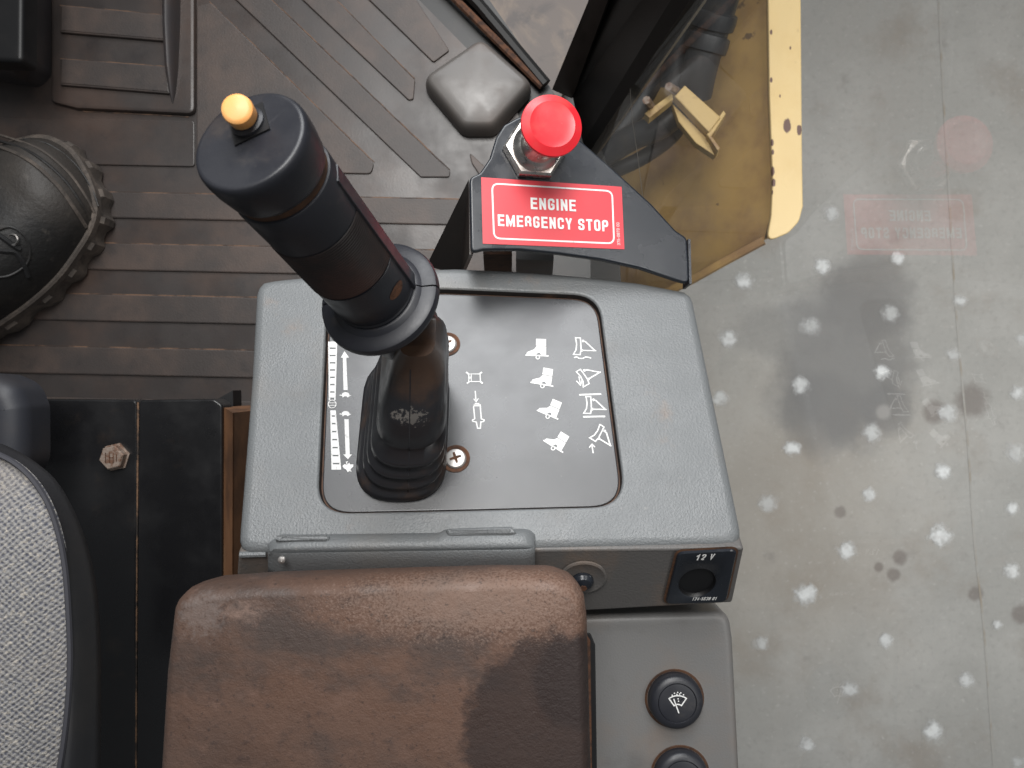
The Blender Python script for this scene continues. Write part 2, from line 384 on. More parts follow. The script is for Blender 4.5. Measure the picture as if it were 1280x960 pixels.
BASE = {}
def build(name, mb, mat, parent=None, loc=None, angle=35):
    """one mesh object; a child shares the base point of its thing"""
    b = BASE[parent.name] if parent else Vector(loc or (0, 0, 0))
    me = bpy.data.meshes.new(name)
    me.from_pydata([tuple(Vector(v) - b) for v in mb.v], [], mb.f)
    bm = bmesh.new(); bm.from_mesh(me); bmesh.ops.remove_doubles(bm, verts=bm.verts, dist=1e-7)
    bmesh.ops.recalc_face_normals(bm, faces=bm.faces); bm.to_mesh(me); bm.free()
    me.shade_smooth(); me.set_sharp_from_angle(angle=math.radians(angle))
    me.materials.append(M[mat] if isinstance(mat, str) else mat)
    o = bpy.data.objects.new(name, me); COL.objects.link(o)
    if parent: o.parent = parent
    else: o.location = b
    BASE[o.name] = b
    return o
def tag(o, label, cat, group=None):
    o['label'] = label; o['category'] = cat
    if group: o['group'] = group
    return o
def thing(name, loc, label, cat, group=None):
    o = bpy.data.objects.new(name, None); COL.objects.link(o); o.location = loc; o.empty_display_size = 0.02
    BASE[o.name] = Vector(loc); return tag(o, label, cat, group)

O_ = [(0, .5), (0, 1), (1, 1), (1, 0), (0, 0), (0, .5)]
GLY = {'E': [[(1, 1), (0, 1), (0, 0), (1, 0)], [(0, .52), (.88, .52)]], 'N': [[(0, 0), (0, 1)], [(0.06, .97), (.94, .03)], [(1, 0), (1, 1)]],
 'G': [[(1, .70), (1, 1), (0, 1), (0, 0), (1, 0), (1, .48), (.5, .48)]], 'I': [[(0, 0), (0, 1)]], 'M': [[(0, 0), (0, 1)], [(.04, .97), (.5, .1), (.96, .97)], [(1, 1), (1, 0)]],
 'R': [[(0, 0), (0, 1), (1, 1), (1, .49), (0, .49)], [(.45, .49), (1, .4), (1, 0)]], 'C': [[(1, .66), (1, 1), (0, 1), (0, 0), (1, 0), (1, .34)]],
 'Y': [[(0, 1), (.5, .42), (1, 1)], [(.5, .45), (.5, 0)]], 'S': [[(1, .70), (1, 1), (0, 1), (0, .53), (1, .47), (1, 0), (0, 0), (0, .30)]],
 'T': [[(0, 1), (1, 1)], [(.5, 1), (.5, 0)]], 'O': [O_], '0': [O_], 'P': [[(0, 0), (0, 1), (1, 1), (1, .46), (0, .46)]], 'V': [[(0, 1), (.5, 0), (1, 1)]],
 '1': [[(.05, .74), (.6, 1), (.6, 0)]], '2': [[(0, .70), (0, 1), (1, 1), (1, .58), (0, 0), (1, 0)]], '3': [[(0, .75), (0, 1), (1, 1), (1, .53), (.35, .53)], [(1, .5), (1, 0), (0, 0), (0, .25)]],
 '4': [[(.75, 0), (.75, 1), (0, .3), (1, .3)]], '5': [[(1, 1), (.05, 1), (0, .52), (1, .6), (1, 0), (0, 0), (0, .25)]], '6': [[(1, .78), (1, 1), (0, 1), (0, 0), (1, 0), (1, .55), (0, .55)]],
 '7': [[(0, 1), (1, 1), (.35, 0)]], '8': [O_, [(0, .52), (1, .52)]], '-': [[(.1, .42), (.9, .42)]]}
ROUND = set('GRCSOP023568')
def fillet_open(P, r):
    out = [P[0]]
    for a, p, b in zip(P[:-2], P[1:-1], P[2:]):
        a, p, b = Vector(a), Vector(p), Vector(b); t = min(r, (a-p).length*.48, (b-p).length*.48)
        p0 = p + (a-p).normalized()*t; p2 = p + (b-p).normalized()*t
        for k in range(7):
            u = k/6; out.append(tuple(p0*(1-u)**2 + p*2*u*(1-u) + p2*u*u))
    return out + [P[-1]]
def text_on(mb, pl, txt, bl, br, tl, h, wt=0.18, shear=0.0, gap=0.14):
    """condensed sans lettering; its box has bottom-left, bottom-right and top-left corners at the given plane points"""
    bl, br, tl = Vector(bl), Vector(br), Vector(tl); ex = br - bl; ey = tl - bl; hgt = ey.length
    wid = {'I': wt, 'M': .68, ' ': .22, '-': .3}; adv = [wid.get(c, .50) for c in txt]
    tot = sum(adv) + gap * (len(txt) - 1); x = 0.0; sx = ex.length / tot; k = 0
    exn = ex.normalized(); eyn = ey.normalized()
    for c, w in zip(txt, adv):
        for L in GLY.get(c, []):
            ww = max(0.0, w * sx - wt * hgt); hh = hgt * (1 - wt)
            Q = [(x * sx + wt * hgt / 2 + a * ww, wt * hgt / 2 + b * hh) for a, b in L]
            ends = []
            if c in ROUND: Q = fillet_open(Q, hgt * 0.2)
            for i, d in ((0, -1), (-1, 1)):                        # square ends reach the cell edge
                o = Vector(Q[i]); n = Vector(Q[1] if i == 0 else Q[-2]); e = (o - n).normalized() * wt * hgt / 2
                if c not in 'GCS2356' and c not in 'O0R8': Q[i] = tuple(o + e)
            P2 = [bl + exn * (a + shear * b) + eyn * b for a, b in Q]
            mb.stroke(pl, [tuple(p) for p in P2], wt * hgt, h + k * 8e-6); k += 1
        x += w + gap
    return mb

# ================================================================== SETTING
GD = 2.35                                        # concrete outside lies this far below the camera
GP = flat(GD)
def ground_mat():
    def P0(px, py): a, b = GP.px(px, py); return (a, b, 0)
    m = Mt('concrete', (0.33, 0.328, 0.315), 0.75)
    m.mottle((0.42, 0.415, 0.40), 2.2, 0.42, 0.68, 0.7)
    m.mottle((0.25, 0.22, 0.19), 3.0, 0.5, 0.72, 0.65)
    m.mottle((0.21, 0.21, 0.205), 55, 0.48, 0.75, 0.32, detail=8)
    f = m.near(P0(960, 640), 0.42, 0.7, 4, 0.6); m.mix(m.math('MULTIPLY', f, .45), (0.33, 0.285, 0.235))
    m.mottle((0.52, 0.51, 0.49), 70, 0.58, 0.74, 0.5)
    m.mottle((0.17, 0.155, 0.15), 7, 0.62, 0.74, 0.4, detail=7)
    z = H - GD
    def P(px, py): a, b = GP.px(px, py); return (a, b, 0)
    for (px, py, r, sq, rot, am) in [(1060, 450, 0.205, (1, 0.8, 1), -0.7, 0.62), (1085, 370, 0.14, (1, 1, 1), 0, 0.6), (1110, 512, 0.08, (1, 1, 1), 0, 0.55), (1050, 480, 0.16, (1, 1, 1), 0, 0.4),
                                     (1030, 520, 0.13, (1, 1, 1), 0, 0.55), (985, 415, 0.10, (0.6, 1.2, 1), 0.5, 0.35), (990, 500, 0.1, (1, 1, 1), 0, 0.3)]:
        f = m.near(P(px, py), r, 0.26, 11, 0.34, sq, rot)
        m.mix(m.math('MULTIPLY', f, am), (0.150, 0.150, 0.152))
    f = m.near(P(1105, 515), 0.022, 0.4, 20, 0.4); m.mix(m.math('MULTIPLY', f, 0.7), (0.33, 0.32, 0.31))
    for (px, py, r) in [(1125, 697, 0.022), (1117, 718, 0.02), (1098, 709, 0.014), (1219, 742, 0.022), (1215, 500, 0.05), (1168, 515, 0.035), (1277, 768, 0.03), (1050, 640, 0.018)]:
        f = m.near(P(px, py), r, 0.35, 30, 0.45); m.mix(m.math('MULTIPLY', f, 0.6), (0.13, 0.105, 0.095))
    m.nbump(60, 0.25, 0.004, 5)
    return m.done()
M['concrete'] = ground_mat()
g = MB(); a0, b0 = GP.px(640, 480)
g.add([(-30, -30, H - GD), (30, -30, H - GD), (30, 30, H - GD), (-30, 30, H - GD)], [(0, 1, 2, 3)])
ground = build('ground', g, 'concrete', loc=(0, 0, H - GD)); ground['kind'] = 'structure'
BASE['ground'] = Vector((0, 0, H - GD))
# saw-cut joint in the slab
M['joint'] = Mt('joint_fill', (0.30, 0.265, 0.22), 0.8).mottle((0.35, 0.345, 0.33), 10, 0.36, 0.54, 1.0).mottle((0.20, 0.15, 0.11), 30, 0.6, 0.75, 0.5).done()
j = MB(); jp = GP.pts([(1170, -60), (1178, 100), (1186, 240), (1193, 360), (1200, 450), (1210, 560), (1218, 680), (1230, 790), (1242, 960), (1250, 1060)])
jp = [tuple(p)[:2] for p in smooth_open([(a, b, 0) for a, b in jp], 5)]
j.stroke(GP, jp, 0.006, 0.001); build('slab_joint', j, 'joint', ground)
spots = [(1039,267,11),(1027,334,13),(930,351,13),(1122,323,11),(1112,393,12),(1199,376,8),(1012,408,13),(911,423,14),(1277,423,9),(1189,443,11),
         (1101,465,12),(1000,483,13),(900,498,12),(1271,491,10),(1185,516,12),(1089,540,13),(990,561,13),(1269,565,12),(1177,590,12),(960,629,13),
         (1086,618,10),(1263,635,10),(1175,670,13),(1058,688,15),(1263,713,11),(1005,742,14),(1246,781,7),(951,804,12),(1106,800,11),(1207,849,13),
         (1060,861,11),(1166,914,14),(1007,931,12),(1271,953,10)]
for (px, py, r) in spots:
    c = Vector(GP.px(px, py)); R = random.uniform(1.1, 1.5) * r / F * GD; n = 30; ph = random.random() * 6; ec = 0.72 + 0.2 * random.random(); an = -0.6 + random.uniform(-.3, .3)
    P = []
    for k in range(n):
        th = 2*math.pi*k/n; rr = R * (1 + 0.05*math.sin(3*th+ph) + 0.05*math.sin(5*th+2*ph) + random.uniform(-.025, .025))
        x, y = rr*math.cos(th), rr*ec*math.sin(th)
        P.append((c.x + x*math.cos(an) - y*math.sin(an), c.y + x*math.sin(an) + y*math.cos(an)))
    build('white_spot', MB().sheet(GP, P, 0.004), 'spot_white', ground)  # pale soft-edged spots laid flat on the concrete

FL = flat(H)                                     # cab floor plane z = 0
fb = MB(); P = FL.pts([(-250, -260), (560, -200), (600, -20), (692, 112), (760, 300), (700, 1200), (-250, 1200)])
fb.prism(FL, P, -0.03, -0.006); fl = build('cab_floor', fb, 'pillar_black', loc=(0, 0, -0.01)); fl['kind'] = 'structure'

# ================================================================== FLOOR MAT
mat = thing('floor_mat', (-0.2, 0.1, 0), 'grey-brown moulded rubber mat with raised ribs covering the cab floor', 'floor mat')
P = FL.pts([(-200, -200), (330, -200), (526, 2), (583, 60), (640, 110), (690, 330), (690, 560), (-200, 560)])
build('mat_sheet', MB().prism(FL, P, -0.006, 0.0), 'mat', mat)
def mat_piece(name, px, h=0.0024, r=0.006, m='mat_pad', bev=0.0009, edge=True):
    P = rounded(FL.pts(px), r)
    return build(name, MB().prism(FL, P, 0.0003, h, bev, 2), m, mat)
t = 0.021                                          # the cross ribs run slightly downhill to the right
def row(y0, y1, x0=-180, x1=680): return [(x0, y0 + (x0-150)*t), (x1, y0 + (x1-150)*t), (x1, y1 + (x1-150)*t), (x0, y1 + (x0-150)*t)]
for y0, y1 in ((241, 273), (305, 338), (369, 402), (435, 469)):
    mat_piece('rib', row(y0, y1), r=0.001)
mat_piece('rib', row(498, 530), r=0.001)
mat_piece('pad', [(247, 8), (264, 4), (468, 205), (464, 218), (330, 215), (247, 210)], r=0.006)
mat_piece('pad', [(95, -200), (339, 0), (563, 215), (562, 222), (526, 222), (295, 0), (80, -200)][1:6] + [(150, -140), (194, -140)], r=0.003)
mat_piece('pad', [(420, 0), (519, 101), (517, 125), (511, 126), (378, 0), (233, -140), (275, -140)], r=0.003)
mat_piece('pad', [(520, 0), (562, 64), (542, 79), (461, 0), (316, -140), (390, -140)], r=0.003)
mat_piece('pad', [(586, 190), (604, 207), (640, 240), (660, 280), (640, 280), (590, 205)], r=0.003)
mat_piece('pad', row(150, 207, -180, 244), r=0.004, m='mat', h=0.0022)
def mud(L, w=0.0013, h=0.0006):
    q_ = [tuple(p)[:2] for p in smooth_open([(a, b, 0) for a, b in FL.pts(L)], 10)]
    q_ = [(a + random.uniform(-.0003, .0003), b + random.uniform(-.0003, .0003)) for a, b in q_]
    build('mud_streak', MB().stroke(FL, q_, w, h), 'mat_edge', mat)
for y0 in (241, 305, 369, 435):
    mud([(x, y0 + (x - 150)*t - .8) for x in (-100, 100, 300, 450, 600)])
mud([(262, 2), (330, 68), (400, 137), (468, 203)], 0.001); mud([(340, 0), (420, 76), (500, 153), (563, 213)], 0.0011); mud([(421, 0), (470, 50), (519, 99)], 0.0009)
mud([(104, 139.5), (170, 142.5), (236, 146.5)], 0.0012); mud([(80, 11), (150, 17), (211, 23)], .001, .0073); mud([(80, 77), (150, 82), (216, 87)], .001, .0073)
# foot rest at the upper left
mat_piece('foot_rest', [(68, -150), (246, -150), (246, 145), (100, 138), (68, 130)], h=0.007, r=0.008, m='mat', bev=0.003)
mat_piece('tread', [(82, 12), (210, 24), (213, 57), (82, 46)], h=0.011, r=0.002, bev=0.0018)
mat_piece('tread', [(82, 78), (215, 88), (218, 122), (82, 111)], h=0.011, r=0.002, bev=0.0018)
mat_piece('tread', [(82, -55), (206, -44), (209, -10), (82, -22)], h=0.011, r=0.002, bev=0.0018)
rb = MB(); rings = []
for py, w, hh in ((-150, 8.5, .03), (-40, 8.5, .03), (40, 8, .028), (90, 6.5, .022), (118, 4, .014), (132, 1.2, .0075)):
    c = FL.px(223 - (py + 150) * 0.012, py); w = w / F * H; ring = []
    for k in range(9):
        th = math.pi * k / 8; ring.append(FL.w(c[0] - w * math.cos(th), c[1], 0.005 + (hh - .005) * math.sin(th) ** 0.7))
    rings.append(ring)
build('side_ridge', rb.loft(rings, True, True, closed=False), 'pedal_grey', mat)

# pedal boss at the corner
pb = thing('foot_pedal', at(20, 40, H - 0.02), 'black foot pedal with grey rounded side at the upper left corner', 'pedal')
pp = flat(H)
build('pedal_plate', MB().prism(flat(0.74), rounded(flat(0.74).pts([(-60, -120), (40, -120), (38, 84), (-60, 80)]), 0.006), -0.01, 0.012, 0.004), 'pedal_black', pb)
build('pedal_side', MB().prism(pp, rounded(pp.pts([(-60, -150), (66, -150), (65, 95), (50, 110), (-60, 92)]), 0.012), 0.0, 0.05, 0.02, 6), 'pedal_grey', pb)

# smooth raised boss near the front corner
BP = flat(0.81)
ol = rounded(BP.pts([(602, 50), (671, 110), (634, 150), (618, 168), (578, 168), (524, 103)]), [.016] * 6, 8)
bc = MB(); R = []; bx = BP.px(600, 112); ol = polar(ol, bx, 120)
for k in range(9):
    th = k / 8 * math.pi / 2; R.append([BP.w(a, b, -0.008 + 0.024 * math.sin(th)) for a, b in inset(ol, .0085 * (1 - math.cos(th)))])
R.append([BP.w(bx[0] + (a - bx[0]) * .6, bx[1] + (b - bx[1]) * .6, 0.0175) for a, b in ol]); R.append([BP.w(bx[0] + (a - bx[0]) * .1, bx[1] + (b - bx[1]) * .1, 0.018) for a, b in ol])
bc.loft(R, True, True)
tag(build('floor_boss', bc, 'bump_cover', loc=at(595, 115, H), angle=70), 'shiny grey low rounded moulding on the floor behind the red button', 'moulding')

# front lower panel with its rusty edge
fp = thing('front_panel', at(650, 30, H), 'dirty mottled grey-brown front panel with rusty edge left of the pillar', 'panel')
FP = flat(0.86)
build('plate', MB().prism(FP, FP.pts([(520, -80), (760, -80), (700, 130), (676, 108), (575, 0)]), -0.01, 0.0, 0.001), 'dirty_front', fp)
build('sill', MB().prism(flat(0.84), flat(0.84).pts([(440, -80), (500, -80), (680, 98), (668, 122), (604, 62), (528, 0)]), -0.03, 0.0, 0.001), 'pillar_black', fp)
build('kick_plate', MB().prism(flat(0.90), flat(0.90).pts([(640, 60), (700, 90), (745, 170), (770, 230), (780, 420), (560, 420), (600, 150)]), -0.02, 0.0, 0.001), 'pillar_black', fp)
e = MB(); A, B = at(492, -78, 0.815), at(678, 108, 0.815)
e.tube([A, (A+B)/2, B], 0.0042, 8); build('rusty_edge', e, 'rust', fp)
e = MB(); off = Vector((0.012, 0.008, 0)); e.tube([A + off, (A+B)/2 + off, B + off * .3], 0.0065, 8); build('edge_seal', e, 'seal', fp)

# ================================================================== CORNER PILLAR AND SIDE WINDOW
def lean(px, py, dx, dy, k, d0=0.83, d1=0.30): return at(px, py, d0), at(px + dx*k, py + dy*k, d1)
pil = thing('window_pillar', at(720, 130, 0.83), 'black leaning corner pillar between front panel and side window', 'pillar')
A0, A1 = lean(690, 112, 45, -110, 6); B0, B1 = lean(716, 122, 45, -122, 6); C0, C1 = lean(741, 195, 130, -190, 3.05)
sw = Vector((0.012, -0.016, 0)); C0 = C0 - sw * 0.9; C1 = C1 - sw * 0.9
D0 = (A0 + C0) / 2 + Vector((0.05, 0.06, 0)); D1 = (A1 + C1) / 2 + Vector((0.05, 0.06, 0))
inn = Vector((0.004, 0.004, 0))
build('post', MB().hexa([B0, C0, D0, A0 + inn, B1, C1, D1, A1 + inn]), 'pillar_black', pil)
build('inner_face', MB().hexa([A0, B0 - Vector((.001, .001, 0)), B0 + inn, A0 + inn * 2, A1, B1 - Vector((.001, .001, 0)), B1 + inn, A1 + inn * 2]), 'pillar_grey', pil)
build('seal', MB().hexa([C0, C0 + sw, C0 + sw + Vector((.01, .01, 0)), C0 + Vector((.01, .01, 0)), C1, C1 + sw, C1 + sw + Vector((.01, .01, 0)), C1 + Vector((.01, .01, 0))]), 'seal', pil)
build('seal_lip', MB().tube([C0 + sw, (C0 + C1) / 2 + sw, C1 + sw], 0.0011, 6), 'seal_edge', pil)

# glass: leaning outward with the pillar
def glass_mat():
    m = bpy.data.materials.new('window_glass'); m.use_nodes = True; nt = m.node_tree; nt.nodes.clear()
    N = nt.nodes.new; L = nt.links.new
    out = N('ShaderNodeOutputMaterial'); tr = N('ShaderNodeBsdfTransparent'); gl = N('ShaderNodeBsdfGlossy'); df = N('ShaderNodeBsdfDiffuse')
    tr.inputs[0].default_value = (0.96, 0.97, 0.965, 1); gl.inputs['Roughness'].default_value = 0.0; df.inputs[0].default_value = (0.5, 0.45, 0.39, 1)
    fr = N('ShaderNodeFresnel'); fr.inputs[0].default_value = 1.5
    tc = N('ShaderNodeTexCoord'); nz = N('ShaderNodeTexNoise'); nz.inputs['Scale'].default_value = 6; nz.inputs['Detail'].default_value = 6
    L(tc.outputs['Object'], nz.inputs['Vector'])
    mr = N('ShaderNodeMapRange'); mr.inputs[1].default_value = 0.42; mr.inputs[2].default_value = 0.75; mr.inputs[3].default_value = 0.05; mr.inputs[4].default_value = 0.20
    L(nz.outputs[0], mr.inputs[0])
    m1 = N('ShaderNodeMixShader'); L(mr.outputs[0], m1.inputs[0]); L(tr.outputs[0], m1.inputs[1]); L(df.outputs[0], m1.inputs[2])
    m2 = N('ShaderNodeMixShader'); L(fr.outputs[0], m2.inputs[0]); L(m1.outputs[0], m2.inputs[1]); L(gl.outputs[0], m2.inputs[2])
    L(m2.outputs[0], out.inputs[0]); return m
M['glass'] = glass_mat()
dirw = (C1 - C0) / (C1.z - C0.z)                     # per metre of height
gx0 = C0 + sw * 0.6
def gpt(z, y): q = gx0 + dirw * (z - gx0.z); return Vector((q.x, y if y is not None else q.y, z))
gv = []
zb, zt = -0.14, 0.80
g = MB(); gth = Vector((0.005, 0, 0))
Q = [gpt(zb, -0.75), gpt(zb, None), gpt(zt, None), gpt(zt, -0.75)]
g.add(Q, [(0, 1, 2, 3)])
gp = thing('side_window', gpt(zb, -0.2), 'large clear side window pane with faint dirt film right of the console', 'window')
build('pane', g, 'glass', gp)
build('bottom_seal', MB().hexa([gpt(zb, -.75) + Vector((-.008, 0, -.015)), gpt(zb, .2) + Vector((-.008, 0, -.015)), gpt(zb, .2) + Vector((.012, 0, -.015)), gpt(zb, -.75) + Vector((.012, 0, -.015)),
     gpt(zb, -.75) + Vector((-.008, 0, .012)), gpt(zb, .2) + Vector((-.008, 0, .012)), gpt(zb, .2) + Vector((.012, 0, .012)), gpt(zb, -.75) + Vector((.012, 0, .012))]), 'seal', gp)
# thin scratch line on the glass
sc_ = MB(); gpl = Pl(gpt(0.2, 0), (Vector((0, 1, 0)).cross(dirw)), (0, 1, 0))
sp = [gpl.px(788, 105), gpl.px(791, 150), gpl.px(798, 195), gpl.px(803, 235), gpl.px(806, 258)]
M['scratch'] = Mt('scratch', (0.3, 0.28, 0.25), 0.5).done()
side = 0.0006 if gpl.n.x < 0 else -0.0006
sc_.stroke(gpl, sp, 0.0011, side); build('scratch', sc_, 'scratch', gp)

# ================================================================== YELLOW MACHINE BODY OUTSIDE THE WINDOW
yb = thing('machine_frame', at(900, 200, 1.5), 'yellow painted steel machine frame with rounded end outside the window', 'machine part')
RD = 1.12; RP = flat(RD)
rim = [(958, -160), (1000, -160), (1003, 200), (1004, 258), (999, 277), (986, 291), (958, 303), (964, 270), (966, 225), (962, 120)]
rp = RP.pts(rim)
build('rim', MB().prism(RP, rounded(rp, [0, 0, 0.02, .02, .02, .02, 0.0, .02, .02, 0]), -0.006, 0.0, 0.002), 'yellow_rim', yb)
# sloping wall below the rim
wl = MB(); tops = [(962, -160), (962, 120), (965, 225), (963, 268), (955, 300), (905, 327), (868, 348)]
bots = [(690, -160), (690, 120), (690, 240), (695, 320), (705, 360), (730, 390), (760, 410)]
top = [at(x, y, RD + 0.008 + (0.0 if i < 5 else 0.03 * (i - 4))) for i, (x, y) in enumerate(tops)]
bot = [at(x, y, 1.5) for x, y in bots]
rings = []
for k in range(9):
    s_ = k / 8; rings.append([a.lerp(b, s_) for a, b in zip(top, bot)])
wl.loft(rings, closed=False); build('wall', wl, 'shaded_yellow', yb)
ed = MB(); ed.tube([top[4] + Vector((0.0, 0, -.002)), top[5], top[6], at(820, 372, 1.25)], 0.007, 8); build('lower_edge', ed, 'shaded_yellow', yb)
# outer skirt dropping to the ground from the rim
skP = [RP.w(*q) for q in RP.pts([(1000, -160), (1003, 200), (1004, 258), (999, 277), (986, 291), (958, 303)])]
sk = MB(); sk.loft([[p + Vector((-.004, .003, -0.005)) for p in skP], [Vector((p.x - .05, p.y + .04, H - 1.6)) for p in skP]], closed=False)
build('skirt', sk, 'yellow_rim', yb)

# hose clamp
hc = thing('hose_clamp', at(870, 140, 1.1), 'yellow steel hose clamp bracket with two studs outside the window', 'bracket')
KP = Pl(at(868, 132, 1.05), (-0.1, 0.15, 1.0))
build('clamp_block', MB().prism(KP, KP.pts([(843, 120), (856, 106), (901, 146), (886, 165)]), -0.016, 0.0, 0.002), 'yellow_clamp', hc)
build('flange', MB().prism(KP, KP.pts([(806, 140), (840, 115), (842, 122), (812, 146)]), -0.02, -0.003, 0.001), 'yellow_clamp', hc)
build('flange', MB().prism(KP, KP.pts([(884, 166), (905, 136), (908, 140), (890, 168), (901, 183), (898, 187)]), -0.03, -0.004, 0.001), 'yellow_clamp', hc)
build('web', MB().prism(KP, KP.pts([(842, 122), (886, 166), (896, 188), (872, 172), (850, 145)]), -0.03, -0.016, 0.001), 'yellow_clamp', hc)
for (x, y, dx, dy) in ((836, 108, 10, 6), (808, 125, 7, 9)):
    build('stud', MB().tube([at(x, y, 1.03), at(x + dx, y + dy, 1.07)], 0.0055, 8), 'rust_bolt', hc)

def hose(px, r, label, rings_at=()):
    pts = smooth_open([at(x, y, d) for x, y, d in px], 6)
    o = thing('hydraulic_hose', at(px[-1][0], px[-1][1], px[-1][2] + 0.03), label, 'hose', 'hydraulic hoses outside the side window')
    build('hose_body', MB().tube(pts, r, 14), 'hose', o)
    for k in rings_at:
        i = int(k * (len(pts) - 2)); a, b = pts[i], pts[i+1]; d = (b - a).normalized()
        build('coupling', MB().lathe(a - d * .012, d, [(r*1.0, 0), (r*1.18, .002), (r*1.22, .012), (r*1.18, .022), (r*1.0, .024)], 18), 'hose', o)
hose([(925, -90, 1.0), (903, -10, 1.05), (888, 40, 1.08), (876, 80, 1.1), (868, 118, 1.13)], 0.026, 'thick black hydraulic hose running up from the yellow clamp beside the rim', (0.45, 0.62))
hose([(878, -90, 1.05), (858, 0, 1.1), (848, 60, 1.13), (842, 110, 1.15)], 0.021, 'black hydraulic hose between the thick hose and the pillar', ())
hose([(852, 135, 1.10), (825, 158, 1.11), (790, 172, 1.13), (755, 195, 1.16), (700, 240, 1.2)], 0.019, 'upper of two black hoses passing below the clamp towards the pillar', ())
hose([(856, 148, 1.12), (838, 172, 1.14), (805, 196, 1.16), (770, 213, 1.18), (700, 245, 1.25)], 0.0115, 'thinner lower black hose curving under the yellow clamp', ())
hose([(838, 60, 1.2), (800, 130, 1.2), (762, 185, 1.2), (740, 230, 1.2)], 0.016, 'black hose lying close beside the window seal', ())

# ================================================================== SEAT BASE PLATE
SD = 0.60; SP = flat(SD)
sb = thing('seat_platform', at(170, 700, SD + 0.05), 'black painted steel seat base plate with rusty bolt and centre seam', 'seat base')
build('plate', MB().prism(SP, rounded(SP.pts([(43, 499), (171, 500), (168, 1060), (-60, 1060), (-60, 700), (55, 640)]), 0.004), -0.02, 0.0, 0.0012), 'black_plate', sb, angle=12)
build('plate', MB().prism(SP, rounded(SP.pts([(173.5, 500), (268, 499), (278, 506), (278, 1060), (170.5, 1060)]), .0045), -0.02, 0.0006, 0.0014), 'black_plate', sb, angle=12)
build('seam', MB().stroke(SP, SP.pts([(172, 503), (170, 700), (169, 1050)]), 0.0016, -0.0006), 'seam_dust', sb)
bp = SP.px(145, 571); bo = SP.w(*bp)
bolt = build('bolt', MB().lathe(bo, (0, 0, 1), [(.0115, 0), (.0115, .0012), (.0098, .0013), (.0098, .0068), (.0088, .0078), (0.0, .0078)], 6, x=(.9, .2, 0)), 'rust_bolt', sb, angle=20)
mk = MB()
for k, (x0, x1, y0, y1) in enumerate([(-4, -4, -4, 4), (-1, -1, -4, 4), (-1, 2, 0, 0), (2, 2, -4, 4), (4.5, 4.5, -3, 3)]):
    mk.stroke(Pl(bo, (0, 0, 1)), [(x0*.001, y0*.001), (x1*.001, y1*.001)], 0.0008, 0.0081)
build('bolt_marking', mk, 'rust', bolt)
e = MB(); E0 = [at(279, 509, .605), at(291, 516, .585), at(301, 520, .60)]; E1 = [at(276, 1060, .605), at(289, 1060, .585), at(299, 1060, .60)]
e.hexa([E0[0], E0[1], E0[1] - Vector((0, 0, .1)), E0[0] - Vector((0, 0, .1)), E1[0], E1[1], E1[1] - Vector((0, 0, .1)), E1[0] - Vector((0, 0, .1))])
build('side_edge', e, 'brown_edge', sb)
e = MB(); e.hexa([E0[1] + Vector((.0008, 0, -.001)), E0[2], E0[2] - Vector((0, 0, .1)), E0[1] + Vector((.0008, 0, -.1)), E1[1] + Vector((.0008, 0, -.001)), E1[2], E1[2] - Vector((0, 0, .1)), E1[1] + Vector((.0008, 0, -.1))])
build('side_edge', e, 'brown_edge', sb)
build('gap_dark', MB().prism(flat(.64), flat(.64).pts([(266, 502), (291, 488), (292, 524), (278, 514)]), -.02, 0), 'hole_dark', sb)  # near-black slab: shade of the open gap put into colour

# ================================================================== SEAT
seat = thing('operator_seat', at(20, 800, 0.75), 'grey woven cloth seat cushion with dark vinyl border at lower left', 'seat')
inner = [(-60, 552), (-20, 560), (0, 568), (22, 580), (44, 601), (62, 630), (75, 668), (83, 712), (87, 765), (89, 820), (87, 870), (82, 920), (74, 970), (60, 1040)]
outer = [(-60, 545), (-15, 553), (10, 562), (40, 580), (66, 604), (88, 642), (104, 684), (114, 728), (119, 775), (121, 825), (121, 880), (121, 930), (120, 980), (118, 1040)]
inner = [tuple(q) for q in smooth_open([(x, y, 0) for x, y in inner], 5)]; outer = [tuple(q) for q in smooth_open([(x, y, 0) for x, y in outer], 5)]
DI, DO = 0.435, 0.455
ip = [at(x, y, DI) for x, y, _ in inner]; op_ = [at(x, y, DO) for x, y, _ in outer]
cen = at(-180, 900, 0.42)
cu = MB(); rings = [[p - Vector((0, 0, .003)) for p in ip]]
for k in range(1, 9):
    s_ = k / 8; rings.append([Vector((p.x + (cen.x - p.x)*s_*.9, p.y + (cen.y - p.y)*s_*.9, p.z + 0.016 * (1 - (1 - min(1, s_*2.2)) ** 2))) for p in ip])
build('cushion_cloth', cu.loft(rings, closed=False), 'cloth', seat)
vb = MB(); rings = []
for k in range(8):
    s_ = k / 7
    rings.append([a.lerp(b, s_) + Vector((0, 0, 0.007 * math.sin(math.pi * min(1, s_ * 1.1) ) - 0.0 - 0.012 * max(0, s_ - .6))) for a, b in zip(ip, op_)])
for dz, kk in ((.004, .965), (.010, .91), (.022, .84), (.045, .72), (.09, .50)):
    rings.append([Vector((cen.x + (b.x - cen.x) * kk, cen.y + (b.y - cen.y) * kk, b.z - 0.005 - dz)) for b in op_])
build('vinyl_border', vb.loft(rings, closed=False), 'seat_black', seat, angle=60)
build('piping', MB().tube([p + Vector((0, 0, .0012)) for p in ip], 0.0016, 6), 'thread', seat)
PCL = flat(0.535)
tag(build('seat_side_cover', MB().prism(PCL, rounded(PCL.pts([(-80, 462), (2, 468), (30, 480), (41, 508), (42, 600), (-80, 600)]), [.001, .02, .012, .02, .001, .001]), -0.02, 0.014, 0.014, 6), 'seat_plastic', loc=at(0, 530, .555)),
    'smooth dark bluish plastic seat corner cover above the cloth cushion', 'seat cover')

